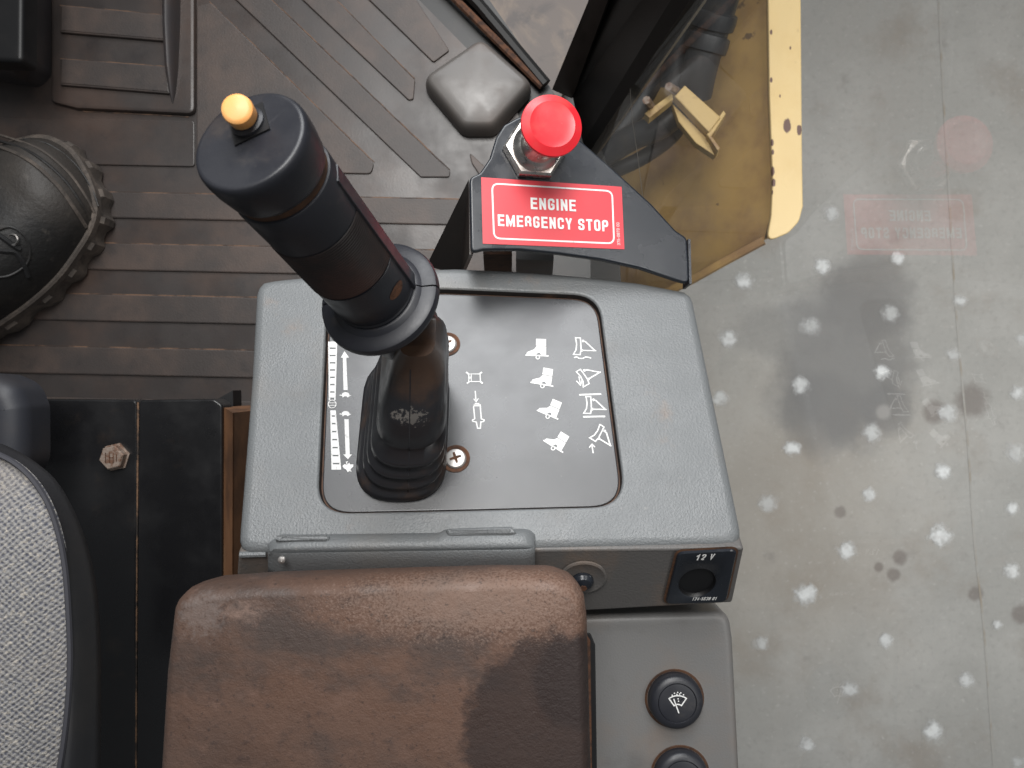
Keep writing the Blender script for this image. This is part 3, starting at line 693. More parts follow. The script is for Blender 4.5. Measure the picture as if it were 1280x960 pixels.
# ================================================================== WORK BOOT
wb = thing('work_boot', at(30, 300, H - .004), 'worn black leather work boot with thick dusty rubber sole on the mat', 'boot')
BPx = [(45, 168), (75, 167), (104, 183), (124, 213), (136, 250), (131, 282), (112, 315), (86, 349), (50, 381), (0, 416), (-50, 460), (-100, 530), (-150, 575), (-205, 560), (-225, 500), (-190, 420), (-130, 330), (-80, 260), (-40, 215), (0, 184)]
BD = 0.785; WP = flat(BD); BPx = [(x - 15, y + 2) for x, y in BPx]
bo2 = smooth_closed(WP.pts(BPx), 4); bo2 = ccw([tuple(q) for q in bo2])
zs = H - BD
sole = MB()
lug = [((a, b)) for a, b in bo2]
# lugged edge: every few points pushed out a little
li = inset(bo2, 0.0); lug2 = []
for i, (a, b) in enumerate(bo2):
    o = inset(bo2, -0.0030)[i] if (i // 2) % 2 == 0 else inset(bo2, 0.0022)[i]; lug2.append(o)
sole.loft([[WP.w(a, b, -.031) for a, b in lug2], [WP.w(a, b, -.012) for a, b in lug2], [WP.w(a, b, -.009) for a, b in bo2], [WP.w(a, b, -.001) for a, b in bo2], [WP.w(a, b, .001) for a, b in inset(bo2, .002)], [WP.w(a, b, .001) for a, b in inset(bo2, .008)]], True, False)
build('sole', sole, 'boot_sole', wb)
axA = Vector(WP.px(98, 205)); axB = Vector(WP.px(-160, 505))
core0 = axA.lerp(axB, 0.16); core1 = axB
def closest(p):
    d = core1 - core0; t_ = max(0, min(1, (p - core0).dot(d) / d.dot(d))); return core0 + d * t_, t_
up_ring0 = inset(bo2, 0.0035)
def hmax(t_): return 0.048 + 0.045 * min(1, t_ * 1.7) ** 1.3
def boot_pt(i, s_, lift=0.0):
    p = Vector(up_ring0[i]); c, t_ = closest(p); q = p.lerp(c, s_)
    return WP.w(q.x, q.y, -.002 + hmax(t_) * (1 - (1 - s_) ** 2.3) ** 0.62 + lift)
upm = MB(); upm.loft([[boot_pt(i, k / 16) for i in range(len(up_ring0))] for k in range(17)], False, False)
build('upper', upm, 'boot_toe', wb, angle=80)
from mathutils.bvhtree import BVHTree
bvh = BVHTree.FromPolygons([Vector(v) for v in upm.v], upm.f)
def drape(px, py, lift=0.0008):
    r = ray(px, py); hit = bvh.ray_cast(CAM, r.normalized())
    return hit[0] + Vector((0, 0, lift)) if hit[0] else at(px, py, BD)
def seamline(name, L, r, m, n=6):
    pts = smooth_open([drape(x, y) for x, y in L], n); return build(name, MB().tube(pts, r, 6), m, wb)
seamline('toe_seam', [(-30, 178), (5, 186), (40, 203), (72, 232), (94, 262), (108, 284)], 0.0021, 'boot_sole')
seamline('toe_seam', [(-20, 172), (12, 180), (46, 195), (80, 224), (101, 253), (113, 274)], 0.0016, 'boot_leather')
seamline('toe_seam', [(-10, 166), (22, 176), (54, 189), (86, 216), (107, 245), (118, 266)], 0.0015, 'boot_sole')
seamline('toe_seam', [(30, 174), (62, 181), (94, 205), (114, 235), (123, 258)], 0.0010, 'boot_leather')
seamline('tongue_seam', [(-10, 292), (12, 284), (30, 294), (38, 312), (34, 330), (14, 344), (-10, 348)], 0.0012, 'boot_leather')
seamline('lace', [(-15, 285), (5, 298), (16, 306), (26, 312)], 0.0026, 'lace')
seamline('lace', [(-15, 312), (6, 314), (20, 316), (30, 330), (36, 346)], 0.0024, 'lace')
ec = drape(17, 300, 0.001)
ey = MB(); ey.tube([ec + Vector((.0052*math.cos(k/14*2*math.pi), .0052*math.sin(k/14*2*math.pi), 0.0005)) for k in range(15)], 0.0012, 6, False); build('eyelet', ey, 'steel', wb)

# ================================================================== CONTROL CONSOLE
con = thing('control_console', CP.w(0, 0, -0.12), 'grey textured plastic console housing holding the joystick and black decal panel', 'console')
outl = CP.pts([(350, 346), (420, 339), (500, 334), (570, 332), (640, 335), (720, 341), (800, 350), (862, 362), (868, 372), (900, 525), (933, 683), (640, 688), (294, 691), (300, 620), (312, 470), (318, 362), (326, 349)])
ol = rounded(outl, [0.012]*17)
ol = rounded(outl, 0.0095, 6)
panel_px = [(412, 368), (556, 366), (746, 374), (780, 634), (590, 639), (400, 643)]
pan = ccw(CP.pts(panel_px, -.004)); pan = rounded(pan, [0.0 if abs(a) < .03 else 0.017 for a, b in pan], 10)
cc = (0.0, -0.003); NN = 220
po = polar(pan, cc, NN); oo = polar(ol, cc, NN)
def oi(d): return polar(inset(ol, d), cc, NN)
hs = MB()
hs.loft([[CP.w(a, b, -.0012) for a, b in inset(po, -.0006)], [CP.w(a, b, -.0003) for a, b in inset(po, -.0010)], [CP.w(a, b, 0) for a, b in inset(po, -.0018)], [CP.w(a, b, 0) for a, b in inset(po, -.0026)],
         [CP.w(a, b, 0) for a, b in oi(.0062)], [CP.w(a, b, 0) for a, b in oi(.0052)], [CP.w(a, b, -.0009) for a, b in oi(.0028)], [CP.w(a, b, -.0024) for a, b in oi(.0011)], [CP.w(a, b, -.005) for a, b in oi(.0002)],
         [CP.w(a, b, -.012) for a, b in oo], [CP.w(a, b, -.11) for a, b in inset(oo, .004)]])
build('recess_edge', MB().loft([[CP.w(a, b, -.0080) for a, b in inset(po, .0002)], [CP.w(a, b, -.0012) for a, b in inset(po, -.0006)]]), 'recess_shade_dirt', con)
build('housing', hs, 'grey_plastic', con, angle=50)
PH = -0.004
dp = build('decal_panel', MB().prism(CP, inset(ccw(po), .0007), PH - .003, PH, .0005, 2), 'panel_black', con)
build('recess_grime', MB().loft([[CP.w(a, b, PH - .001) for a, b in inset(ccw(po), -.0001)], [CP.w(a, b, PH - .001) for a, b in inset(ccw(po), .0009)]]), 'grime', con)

# ---- printed pictograms on the panel
PR = PH + 0.00015
px1 = 0.42 / F
def q(x, y): return CP.px(x, y, PR)
def poly(mb, L): mb.sheet(CP, [q(x, y) for x, y in L], PR)
def line(mb, L, w, closed=False): mb.stroke(CP, [q(x, y) for x, y in L], w * px1, PR, closed)
def circ(x, y, r, n=14): return [(x + r*math.cos(2*math.pi*k/n), y + r*math.sin(2*math.pi*k/n)) for k in range(n)]
# tapering speed scale at the left of the panel
mb = MB()
def xs(y):
    if y < 500: return (410.3 + (y - 430) * 0.012, 421.5 - (y - 430) * 0.030)
    return (412.8 + (y - 512) * 0.022, 419.6 + (y - 512) * 0.092)
def band(y0, y1, ya, yb):
    a, b = xs(y0); c, d = xs(y1); poly(mb, [(a, y0), (b, y0), (d, y1), (c, y1)])
ys = [426, 435.3, 444.4, 453.5, 462.5, 471.7, 480.7, 490, 498]
for a, b in zip(ys[:-1], ys[1:]): band(a + 1.0, b - 1.0, 0, 0)
for a, b in zip(ys[:-1], ys[1:]):
    l, r = xs(b); line(mb, [(l + .8, b - 2), (l + .8, b + 2)], 1.8); line(mb, [(r - .8, b - 2), (r - .8, b + 2)], 1.8)
ys = [512, 520, 529.5, 539.5, 549.5, 559.5, 569.5, 579.5, 588]
for a, b in zip(ys[:-1], ys[1:]): band(a + 1.0, b - 1.0, 0, 0)
for a, b in zip(ys[1:-1], ys[2:]):
    l, r = xs(a); line(mb, [(l + .8, a - 2), (l + .8, a + 2)], 1.8); line(mb, [(r - .8, a - 2), (r - .8, a + 2)], 1.8)
line(mb, circ(415.2, 505, 5.0), 0.9, True); line(mb, [(411, 503.6), (419.5, 503.6)], .8); line(mb, [(411, 506.6), (419.5, 506.6)], .8)
build('speed_scale', mb, 'white_print', dp)
mb = MB(); poly(mb, [(429.4, 487.5), (434.6, 487.5), (432.8, 447), (436.4, 447), (430.6, 439), (426, 447), (428.6, 447)]); build('pictogram_arrow', mb, 'white_print', dp)
mb = MB(); poly(mb, [(430.5, 524), (435.8, 524), (437.2, 568), (440.2, 568), (434.9, 574), (429, 568), (432, 568)]); build('pictogram_arrow', mb, 'white_print', dp)
for cy in (494, 517.5):
    mb = MB(); L = []
    for k in range(9):
        th = math.pi * k / 8; L.append((432 - 5.0*math.cos(th), cy - 3.8*math.sin(th)))
    L += [(439.6, cy), (437, cy + 1.2), (434.8, cy + 3), (433, cy + 1.4), (430.5, cy + 1.4), (428.5, cy + 3), (427.5, cy + 1), (423.8, cy + .2), (425.5, cy - 1)]
    poly(mb, L); build('pictogram_tortoise', mb, 'white_print', dp)
mb = MB(); poly(mb, [(428, 582.5), (431, 580), (434, 581.5), (436.5, 578), (437.5, 580.5), (441.8, 580.5), (441.5, 583.5), (439, 585.5), (437.5, 588.5), (434.5, 590), (432.5, 586.5), (430, 585.5)])
line(mb, [(434, 581), (433, 577.5), (435, 577)], 1.1); line(mb, [(437, 586), (439, 589.5)], 1.0); build('pictogram_hare', mb, 'white_print', dp)
# roller, arrow, hammer
mb = MB(); line(mb, [(586, 467.5), (600, 467.5), (600.5, 477), (586, 477)], 1.2, True); line(mb, [(589, 467.5), (589, 477)], 1.0); line(mb, circ(587.5, 472, 1.0, 8), .7, True)
for x, y, dx, dy in ((584, 466.5, -1, -1), (601, 466.5, 1, -1), (585, 478, -1, 1), (602, 478, 1, 1)): line(mb, [(x - dx*1.5, y - dy*1), (x + dx*1.4, y + dy*1.4)], 2.2)
build('pictogram_carrier', mb, 'white_print', dp)
mb = MB(); line(mb, [(594, 488.5), (595, 501)], 1.4); line(mb, [(592, 498.5), (595.2, 502.3), (598, 498)], 1.3); build('pictogram_arrow', mb, 'white_print', dp)
mb = MB(); line(mb, [(593, 506), (600.2, 506), (601.6, 523.5), (605.2, 525), (604.5, 527), (601, 527.5), (600.5, 535.3), (597, 535.3), (595.3, 527.5), (591.2, 526.8), (590.5, 525), (593.5, 523.5), (592, 509)], 1.5, True)
poly(mb, [(593.5, 503.8), (598.8, 503.8), (599.8, 508), (593.4, 508)]); build('pictogram_hammer', mb, 'white_print', dp)
# four boots on a rocking pedal
boot_shape = [(-13.5, 5.2), (-12.5, 2.6), (-8, 0.5), (-4, -1.2), (-1.5, -4.5), (-1.8, -14.5), (10.5, -14.5), (11.3, 5.2), (5, 5.2), (3.5, 2.8), (1, 2.8), (-1, 5.2)]
for (cx, cy, an) in ((671.5, 438, 2), (678.5, 474, 10), (687, 512.5, 23), (695, 552.5, 32)):
    c, s_ = math.cos(math.radians(an)), math.sin(math.radians(an)); T = lambda x, y: (cx + x*c*1.0 - y*s_, cy + x*s_ + y*c)
    mb = MB(); poly(mb, [T(x, y) for x, y in boot_shape[:5]] + [T(-1.6, -5.2), T(11, -5.2)] + [T(x, y) for x, y in boot_shape[7:]])
    poly(mb, [T(-1.7, -6.0), T(-1.8, -14.5), T(10.5, -14.5), T(10.9, -6.0)])
    line(mb, [T(-14.5, 6.4), T(14.5, 6.4)], 1.9); line(mb, [T(*p) for p in circ(1, 8.6, 2.2, 12)], 1.1, True)
    build('pictogram_boot', mb, 'white_print', dp)
# four blade symbols with their frames
def blade(cx, cy, an):
    c, s_ = math.cos(math.radians(an)), math.sin(math.radians(an)); T = lambda x, y: (cx + x*c - y*s_, cy + x*s_ + y*c)
    mb = MB(); cur = [(-10, -12), (-8.3, -4), (-8.8, 3), (-12, 9), (-3.5, 9), (-2.6, 3), (-3.2, -5), (-4, -12)]
    line(mb, [T(*p) for p in cur], 1.5, True)
    line(mb, [T(-1.8, -8), T(2.5, -7.5), T(14.5, 3.0)], 1.7); line(mb, [T(-3, 3.6), T(16.5, 3.4)], 1.7); line(mb, [T(*p) for p in circ(-1.5, 3.6, 1.2, 8)], 1.2, True); line(mb, [T(*p) for p in circ(-0.5, -8.2, 1.2, 8)], 1.2, True)
    return mb
mb = blade(729, 434.5, 2); line(mb, [(717.5, 447), (721, 446), (724, 448), (728, 448.2), (732, 446.2), (736, 446.8), (739, 447.8)], 1.7); build('pictogram_blade', mb, 'white_print', dp)
mb = blade(735, 470, -30); line(mb, [(723.5, 470.5), (725.5, 480)], 1.2); line(mb, [(720.5, 476), (725.6, 481.5), (727.5, 475.5)], 1.3); build('pictogram_blade', mb, 'white_print', dp)
mb = blade(742, 508, 2); line(mb, [(724, 493.5), (751.5, 492.6)], 2.2); line(mb, [(729, 521), (756.5, 520.5)], 2.2); build('pictogram_blade', mb, 'white_print', dp)
mb = blade(752, 546, 32); line(mb, [(741.5, 566.5), (739.8, 556)], 1.4); line(mb, [(736.5, 559.5), (740, 555.2), (743.8, 559)], 1.3); build('pictogram_blade', mb, 'white_print', dp)
# two cross-head screws
def screw(x, y, rot):
    a, b = CP.px(x, y, PH); o = CP.w(a, b, PH)
    s_ = build('screw', MB().lathe(o, CP.n, [(.0056, -.0005), (.0056, .0006), (.0050, .0013), (.0030, .0018), (0, .0019)], 28), 'screw_steel', dp)
    build('countersink', MB().lathe(o, CP.n, [(.0078, .00005), (.0078, .0005), (.0070, .0007), (.0062, .0003), (.0058, .0001)], 28, cap0=False, cap1=False), 'rust', dp)
    cr = MB(); cpl = Pl(o, CP.n); c, sn = math.cos(rot), math.sin(rot)
    st = []
    for k in range(8):
        th = k * math.pi / 4 + rot; r = 0.0032 if k % 2 == 0 else 0.0011; st.append((r*math.cos(th), r*math.sin(th)))
    st2 = []
    for k in range(4):
        th = k * math.pi / 2 + rot; d = Vector((math.cos(th), math.sin(th))); nrm = Vector((-d.y, d.x))
        st2 += [tuple(d * .0032 - nrm * .00055), tuple(d * .0032 + nrm * .00055), tuple((d + nrm) * .0008)]
    cr.sheet(cpl, st2, .0021); build('cross_slot', cr, 'rust', dp)
screw(558.5, 430.5, 0.5); screw(569.5, 573.5, 0.35)

# ---- rear fascia with socket
FN = Vector((0, -0.586, 0.81)); FA = Pl(CP.w(*CP.px(640, 688)), FN)
fo = rounded(FA.pts([(297, 693), (620, 690), (931, 687), (916, 756), (735, 766), (500, 775), (292, 780)]), [0.002]*7)
build('rear_fascia', MB().prism(FA, fo, -.012, -.0012, .0014, 3), 'fascia_grey', con)
build('seam_lip', MB().tube([CP.w(*CP.px(297, 691), -.004), CP.w(*CP.px(330, 690), -.004)], .0016, 8), 'grey_plastic', con)
so_px = [(847, 688.5), (921, 684.5), (907, 750), (831, 753)]
so = rounded(FA.pts(so_px), 0.0035, 6); hc_ = FA.px(871, 727)
sp_ = polar(so, hc_, 96); hole = [(hc_[0] + .0096*math.cos(2*math.pi*k/96), hc_[1] + .0112*math.sin(2*math.pi*k/96)) for k in range(96)]
spm = MB(); spm.loft([[FA.w(a, b, -.001) for a, b in sp_], [FA.w(a, b, .0010) for a, b in sp_], [FA.w(a, b, .0016) for a, b in inset(sp_, .0006)],
                      [FA.w(a, b, .0016) for a, b in inset(hole, -.0010)], [FA.w(a, b, .0009) for a, b in hole]])
so_o = build('socket_panel', spm, 'black_paint', con, angle=40)
build('socket_well', MB().loft([[FA.w(a, b, .0009) for a, b in hole], [FA.w(hc_[0] + (a-hc_[0])*.93, hc_[1] + (b-hc_[1])*.93 , -.0004) for a, b in hole],
     [FA.w(hc_[0] + (a-hc_[0])*.92, hc_[1] + (b-hc_[1])*.92, -.0010) for a, b in hole]], False, True), 'hole_dark', so_o)
def fpx(x, y): return FA.px(x, y, .0018)
tm = MB(); text_on(tm, FA, '12 V', fpx(868.5, 700.5), fpx(891, 699.5), fpx(869.5, 693.3), .0018, .17, 0.22); build('lettering', tm, 'white_print', so_o)
tm = MB(); text_on(tm, FA, '124-5638 01', fpx(864.5, 750.6), fpx(895, 750.0), fpx(865.3, 746.6), .0018, .15, 0.2); build('lettering', tm, 'white_print', so_o)
gr = inset(ccw(so), -.0012)
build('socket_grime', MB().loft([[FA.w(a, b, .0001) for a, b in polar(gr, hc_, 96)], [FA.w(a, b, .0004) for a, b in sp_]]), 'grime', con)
fx = FA.w(*FA.px(729, 722))
build('screw_dish', MB().lathe(fx, FN, [(.0122, -.0006), (.0122, .0004), (.0112, .0008), (.0085, -.0001), (.004, -.0002), (0, -.0002)], 32), 'fascia_grey', con)
fs = build('fascia_screw', MB().lathe(FA.w(*FA.px(728, 725)), FN, [(.0058, 0), (.0058, .0018), (.0045, .0036), (.0022, .0043), (0, .0044)], 24), 'black_paint', con)
build('screw_slot', MB().lathe(FA.w(*FA.px(728, 727), .0042), FN, [(.0022, 0), (.0022, .0004), (0, .0005)], 6), 'rust', con)
# hinge cover straddling the rear edge
hcx = CP.pts([(331, 702), (331, 680), (350, 664), (400, 667), (480, 666), (551, 664), (556, 657), (640, 656), (664, 668), (668, 690)], .004)
RH = 0.008
def cov(py_list, x0, x1): return
rg = []
def lip_ring(x, w=1.0):
    ys_ = []
    return ys_
top_y = lambda x: 667 - 4 * (x > 551) - (x - 335) * 0.012 + (3 if x < 360 else 0)
xsn = [333, 336, 342, 352, 372, 420, 500, 548, 556, 600, 640, 655, 663, 667, 669]
rings = []
for i, x in enumerate(xsn):
    e_ = min(1.0, (x - 330) / 16.0, (672 - x) / 12.0); e_ = max(0.12, e_) ** 0.5
    ty = top_y(x) + (1 - e_) * 14
    a, b = CP.px(x, ty, 0); p_in = CP.w(a, b, -.002)
    p1 = CP.w(*CP.px(x, ty + 3, .005), .005 * e_); p2 = CP.w(*CP.px(x, ty + 12, RH), RH * e_); yb_ = 692 - (x - 335) * .014
    p3 = CP.w(*CP.px(x, yb_ - 5, RH), RH * .95 * e_); p4 = CP.w(*CP.px(x, yb_, .005), .005 * e_)
    a, b = FA.px(x, yb_ + 2, .006); p5 = FA.w(a, b, .006 * e_); a, b = FA.px(x, 722, .006); p6 = FA.w(a, b, .0055 * e_); p7 = FA.w(a, b, -.002)
    rings.append(smooth_open([p_in, p1, p2, p3, p4, p5, p6, p7], 3))
hcv = build('hinge_cover', MB().loft(rings, True, True, closed=False), 'grey_plastic', con, angle=60)
tb = CP.pts([(556, 660), (640, 657), (648, 668), (560, 670)], .0085)
build('hinge_tab', MB().prism(CP, rounded(tb, .002), .002, .0088, .002, 3), 'grey_plastic', con)
tb = CP.pts([(340, 676), (352, 666), (412, 669), (412, 676)], .0085)
build('hinge_tab', MB().prism(CP, rounded(tb, .002), .002, .0086, .002, 3), 'grey_plastic', con)
build('hinge_rivet', MB().lathe(at(352, 700, .372), (0, -.4, 1), [(.0018, -.001), (.0018, .0004), (.001, .001), (0, .0011)], 12), 'screw_steel', con)

# ================================================================== JOYSTICK
joy = thing('joystick', CP.w(*CP.px(505, 545)), 'black joystick with ribbed grip, orange thumb button and rubber bellows', 'joystick')
def jring(h, L, R, T, B, rr=0.016):
    l = CP.px(L, 540, h)[0]; r = CP.px(R, 540, h)[0]; t_ = CP.px(505, T, h)[1]; b = CP.px(505, B, h)[1]
    P = rounded([(l, b), (r, b), (r, t_), (l, t_)], (r - l) * .46, 10); P = polar(P, ((l + r)/2, b + (r - l)/2), 72, 0.0)
    return [CP.w(a, c, h) for a, c in P]
bell = [(-.004, 449, 560, 450, 627), (-.0015, 449, 560, 448, 626), (.002, 453, 558, 445, 621), (.0045, 461, 552, 442, 612), (.007, 456, 558, 440, 613), (.010, 457, 558, 438, 609), (.0125, 465, 552, 435, 598),
        (.0155, 460, 558, 432, 600), (.0185, 461, 557, 430, 596), (.021, 469, 552, 426, 583), (.0245, 464, 557, 422, 586), (.028, 465, 557, 420, 580), (.0315, 473, 552, 415, 562),
        (.036, 469, 557, 405, 559), (.043, 470, 557, 402, 545), (.049, 472, 556, 398, 535), (.053, 475, 554, 396, 526), (.058, 478, 554, 394, 511), (.066, 481, 553, 392, 486), (.076, 485, 547, 390, 463), (.086, 491, 538, 388, 446)]
rings = [jring(*b) for b in bell]
def bell_mat():
    m = Mt('bellows_rubber', (0.019, 0.019, 0.022), 0.36).mottle((0.085, 0.046, 0.026), 38, 0.5, 0.72, 0.6)
    jb = CP.w(*CP.px(505, 545))
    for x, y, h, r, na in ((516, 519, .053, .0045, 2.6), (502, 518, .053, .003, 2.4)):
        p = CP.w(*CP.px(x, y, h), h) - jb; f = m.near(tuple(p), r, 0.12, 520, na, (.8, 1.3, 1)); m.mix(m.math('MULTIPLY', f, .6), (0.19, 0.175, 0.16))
    p = CP.w(*CP.px(520, 452, .078), .078) - jb; f = m.near(tuple(p), .016, 0.5, 90, 0.8); m.mix(m.math('MULTIPLY', f, .6), (0.10, 0.055, 0.032))
    return m.vrough(40, 0.28, 0.46).nbump(700, 0.1, 0.0003).done()
M['bellows'] = bell_mat()
bl_m = MB().loft(rings, False, True)
bel = build('bellows', bl_m, 'bellows', joy, angle=70)
bvj = BVHTree.FromPolygons([Vector(v) for v in bl_m.v], bl_m.f)
ml = []
for k in range(46):
    hit = bvj.ray_cast(CAM, ray(513 - (k * .05), 462 + k * 3.4).normalized())
    if hit[0]: ml.append(hit[0] + CP.n * .00005)
build('mould_line', MB().tube(ml, .0003, 5), 'boot_rubber', bel)
G0 = at(475, 373, 0.330); G1 = at(311, 175, 0.238); AX = (G1 - G0); GL = AX.length; AX.normalize()
SX = Vector((1, 0, 0))
build('neck', MB().lathe(G0 - AX * .03, AX, [(.0165, 0), (.0150, .012), (.0145, .024), (.0145, .034)], 36), 'boot_rubber', joy)
# split hand rest disc
dprof = [(.0170, -.0045), (.0250, -.0040), (.0268, -.0015), (.0270, .0005), (.0264, .0022), (.0250, .0030), (.0205, .0036), (.0188, .0052), (.0178, .0056), (.0150, .0050)]
dprof_c = dprof + [(.0150, -.0045)]
gap = 0.016
sx = (SX - AX * SX.dot(AX)).normalized()
build('hand_rest', MB().lathe(G0, AX, dprof_c, 44, sx, 0.05 + gap, 0.05 + math.pi - gap), 'rubber', joy)
build('hand_rest', MB().lathe(G0, AX, dprof_c, 44, sx, 0.05 + math.pi + gap, 0.05 + 2*math.pi - gap), 'rubber', joy)
R0 = .0180
build('grip', MB().lathe(G0, AX, [(R0*.93, 0), (R0*.96, .004), (R0*.985, .006), (R0*.985, .0068), (R0*.96, .0074), (R0*.99, .0085), (R0, .012), (R0, .031), (R0*.97, .0312), (R0*.97, GL-.040), (R0, GL-.0398), (R0*1.01, GL-.032), (R0*1.02, GL-.0205), (R0*1.0, GL-.0195), (R0*.9, GL-.019)], 64), 'rubber', joy)
rp_ = []; z0, z1 = .0325, GL - .041; nr = 24
for k in range(nr * 4 + 1):
    rp_.append((R0*1.0 + .00028*math.cos(k*math.pi/2), z0 + (z1 - z0)*k/(nr*4)))
build('ribbed_sleeve', MB().lathe(G0, AX, [(R0*.9, z0)] + rp_ + [(R0*.9, z1)], 64), 'grip_rib', joy, angle=180)
build('dirt_groove', MB().lathe(G0, AX, [(R0*.93, GL-.0195), (R0*.965, GL-.019), (R0*.965, GL-.0150)], 48), 'grime', joy)
build('cap', MB().lathe(G0, AX, [(R0*.95, GL-.0165), (R0*1.0, GL-.016), (R0*1.03, GL-.0145), (R0*1.08, GL-.008), (R0*1.09, GL-.0035), (R0*1.08, GL-.0016), (R0*1.055, GL-.0005), (R0*1.02, GL), (R0*.97, GL), (0, GL)], 64), 'rubber', joy, angle=60)
yx = AX.cross(sx)
# raised strip up the right flank
th = math.radians(8); rad = sx * math.cos(th) + yx * math.sin(th); tang = AX.cross(rad)
stp = MB(); stp.box(G0 + AX * (.006 + (GL - .030)/2) + rad * (R0 - .0010), tang, AX, rad, .0036, (GL - .030)/2, .0017)
build('grip_strip', stp, 'rubber', joy)
# oval window low on the grip, facing the viewer
hd = (CAM - (G0 + AX * .018)); hd = (hd - AX * hd.dot(AX)).normalized(); hd = (Matrix.Rotation(math.radians(24), 3, AX) @ hd)
ht = AX.cross(hd); ov = MB(); rings = []
for r, lf in ((1.0, 0), (.8, .0004), (.5, .0008), (.2, .0011)):
    rings.append([G0 + AX * (.0185 + .0028*r*math.sin(2*math.pi*k/24)) + (hd * math.cos(.0046*r*math.cos(2*math.pi*k/24)/R0) + ht * math.sin(.0046*r*math.cos(2*math.pi*k/24)/R0)) * (R0 + .0002) for k in range(24)])
ov.loft(rings, False, True); build('grip_slot', ov, 'rust', joy)
# thumb button on the cap
CT = Pl(G1, AX, (1, 0.4, 0))
b0 = CT.px(312, 156); bo_ = CT.w(*b0)
build('button_recess', MB().prism(CT, [(b0[0]-.0062, b0[1]-.0062), (b0[0]+.0062, b0[1]-.0062), (b0[0]+.0062, b0[1]+.0062), (b0[0]-.0062, b0[1]+.0062)], -.001, .0007), 'hole_dark', joy)
build('button_collar', MB().lathe(bo_, AX, [(.0056, .0002), (.0056, .0016), (.0046, .0022), (.0044, .0050), (0, .005)], 28), 'rubber', joy)
bt = (at(297, 137, .2285) - bo_).normalized()
build('button', MB().lathe(bo_ + AX * .004, bt, [(.0046, 0), (.0049, .0046), (.0047, .0055), (.0041, .0060), (.0034, .0062), (0, .0063)], 36), 'orange_button', joy)

# ================================================================== ENGINE EMERGENCY STOP
es = thing('emergency_stop', at(700, 300, .50), 'red mushroom engine emergency stop button on black bracket with red sticker', 'stop button')
EP = Pl(at(690, 265, .437), (.17, .13, .97))
br_px = [(587, 222), (600, 216), (612, 198), (620, 172), (630, 156), (648, 146), (672, 141), (700, 150), (722, 172), (770, 214), (815, 255), (845, 288), (859, 297), (861, 328), (862, 355), (845, 350), (800, 335), (750, 324), (700, 317), (650, 312), (604, 312), (589, 316)]
brp = rounded(EP.pts(br_px), 0.004, 3)
build('bracket', MB().prism(EP, brp, -.0032, 0, .0011, 3), 'black_paint', es)
def slab(pts, t_): 
    p = [Vector(x) for x in pts]; n = (p[1]-p[0]).cross(p[2]-p[0]).normalized() * t_
    return MB().hexa(p + [x + n for x in p])
M['flange_brown'] = Mt('flange_brown', (0.040, 0.033, 0.030), 0.28).mottle((0.06, 0.045, 0.038), 20, 0.4, 0.7, 0.6).done()
build('bracket_flange', slab([at(586, 224, .4395), at(587, 318, .432), at(576, 345, .52), at(533, 332, .52)], .002), 'flange_brown', es)
build('bracket_flange', slab([EP.w(*EP.px(861, 298), -.001), EP.w(*EP.px(862.5, 354), -.001), EP.w(*EP.px(863.5, 355), -.012), EP.w(*EP.px(862, 299), -.012)], .0015), 'black_paint', es)
build('support', MB().hexa([at(604, 318, .46), at(640, 318, .46), at(640, 300, .47), at(604, 300, .47), at(606, 350, .78), at(640, 350, .78), at(640, 330, .8), at(606, 330, .8)]), 'rust', es)
build('support', MB().hexa([at(645, 324, .47), at(692, 326, .47), at(692, 306, .48), at(645, 306, .48), at(645, 350, .78), at(690, 350, .78), at(690, 330, .8), at(645, 330, .8)]), 'grey_smooth', es)
# sticker
def ep(x, y): return EP.px(x, y, .0004)
st = build('sticker', MB().prism(EP, [ep(601.5, 221.5), ep(777, 233.5), ep(780.5, 311.5), ep(603.5, 304.5)], .0001, .0004), 'sticker_red', es)
bd = MB(); bd.stroke(EP, rounded([ep(615, 229.5), ep(765, 239), ep(767.5, 304.5), ep(617.5, 298)], .004, 6), .00095, .0006, True); build('sticker_border', bd, 'white_print', st)
tm = MB(); text_on(tm, EP, 'ENGINE', ep(663.5, 261.5), ep(720, 264.5), ep(663, 247), .0006, .185); build('lettering', tm, 'white_print', st)
tm = MB(); text_on(tm, EP, 'EMERGENCY STOP', ep(622.5, 282.5), ep(760.5, 289.7), ep(622, 268), .0006, .185); build('lettering', tm, 'white_print', st)
tm = MB(); text_on(tm, EP, '375-0870 00', ep(775.2, 306.5), ep(773.8, 278.5), ep(771.6, 306.5), .0006, .12); build('lettering', tm, 'white_print', st)
# nut, collar and red mushroom head
NX = EP.w(*EP.px(667, 190)); HX = at(691, 155, .3975); hx = (HX - NX).normalized()
build('hex_nut', MB().lathe(NX, EP.n, [(.0172, 0), (.0185, .0008), (.0185, .0052), (.0170, .0062), (.0135, .0066), (.0125, .0064)], 6, x=(.6, 1, 0)), 'steel', es, angle=20)
build('collar', MB().lathe(NX, hx, [(.0140, .003), (.0140, .0085), (.0128, .0095), (.0120, .0110), (.0104, .0120), (.0104, .030)], 40), 'steel', es, angle=40)
HL = (HX - NX).length
build('button_head', MB().lathe(NX, hx, [(.009, HL-.018), (.0110, HL-.0125), (.0150, HL-.0075), (.0163, HL-.0048), (.0166, HL-.0028), (.0164, HL-.0020), (.0122, HL), (.0119, HL-.0001), (.008, HL-.0006), (.004, HL-.0008), (0, HL-.0008)], 64), 'red', es, angle=14)

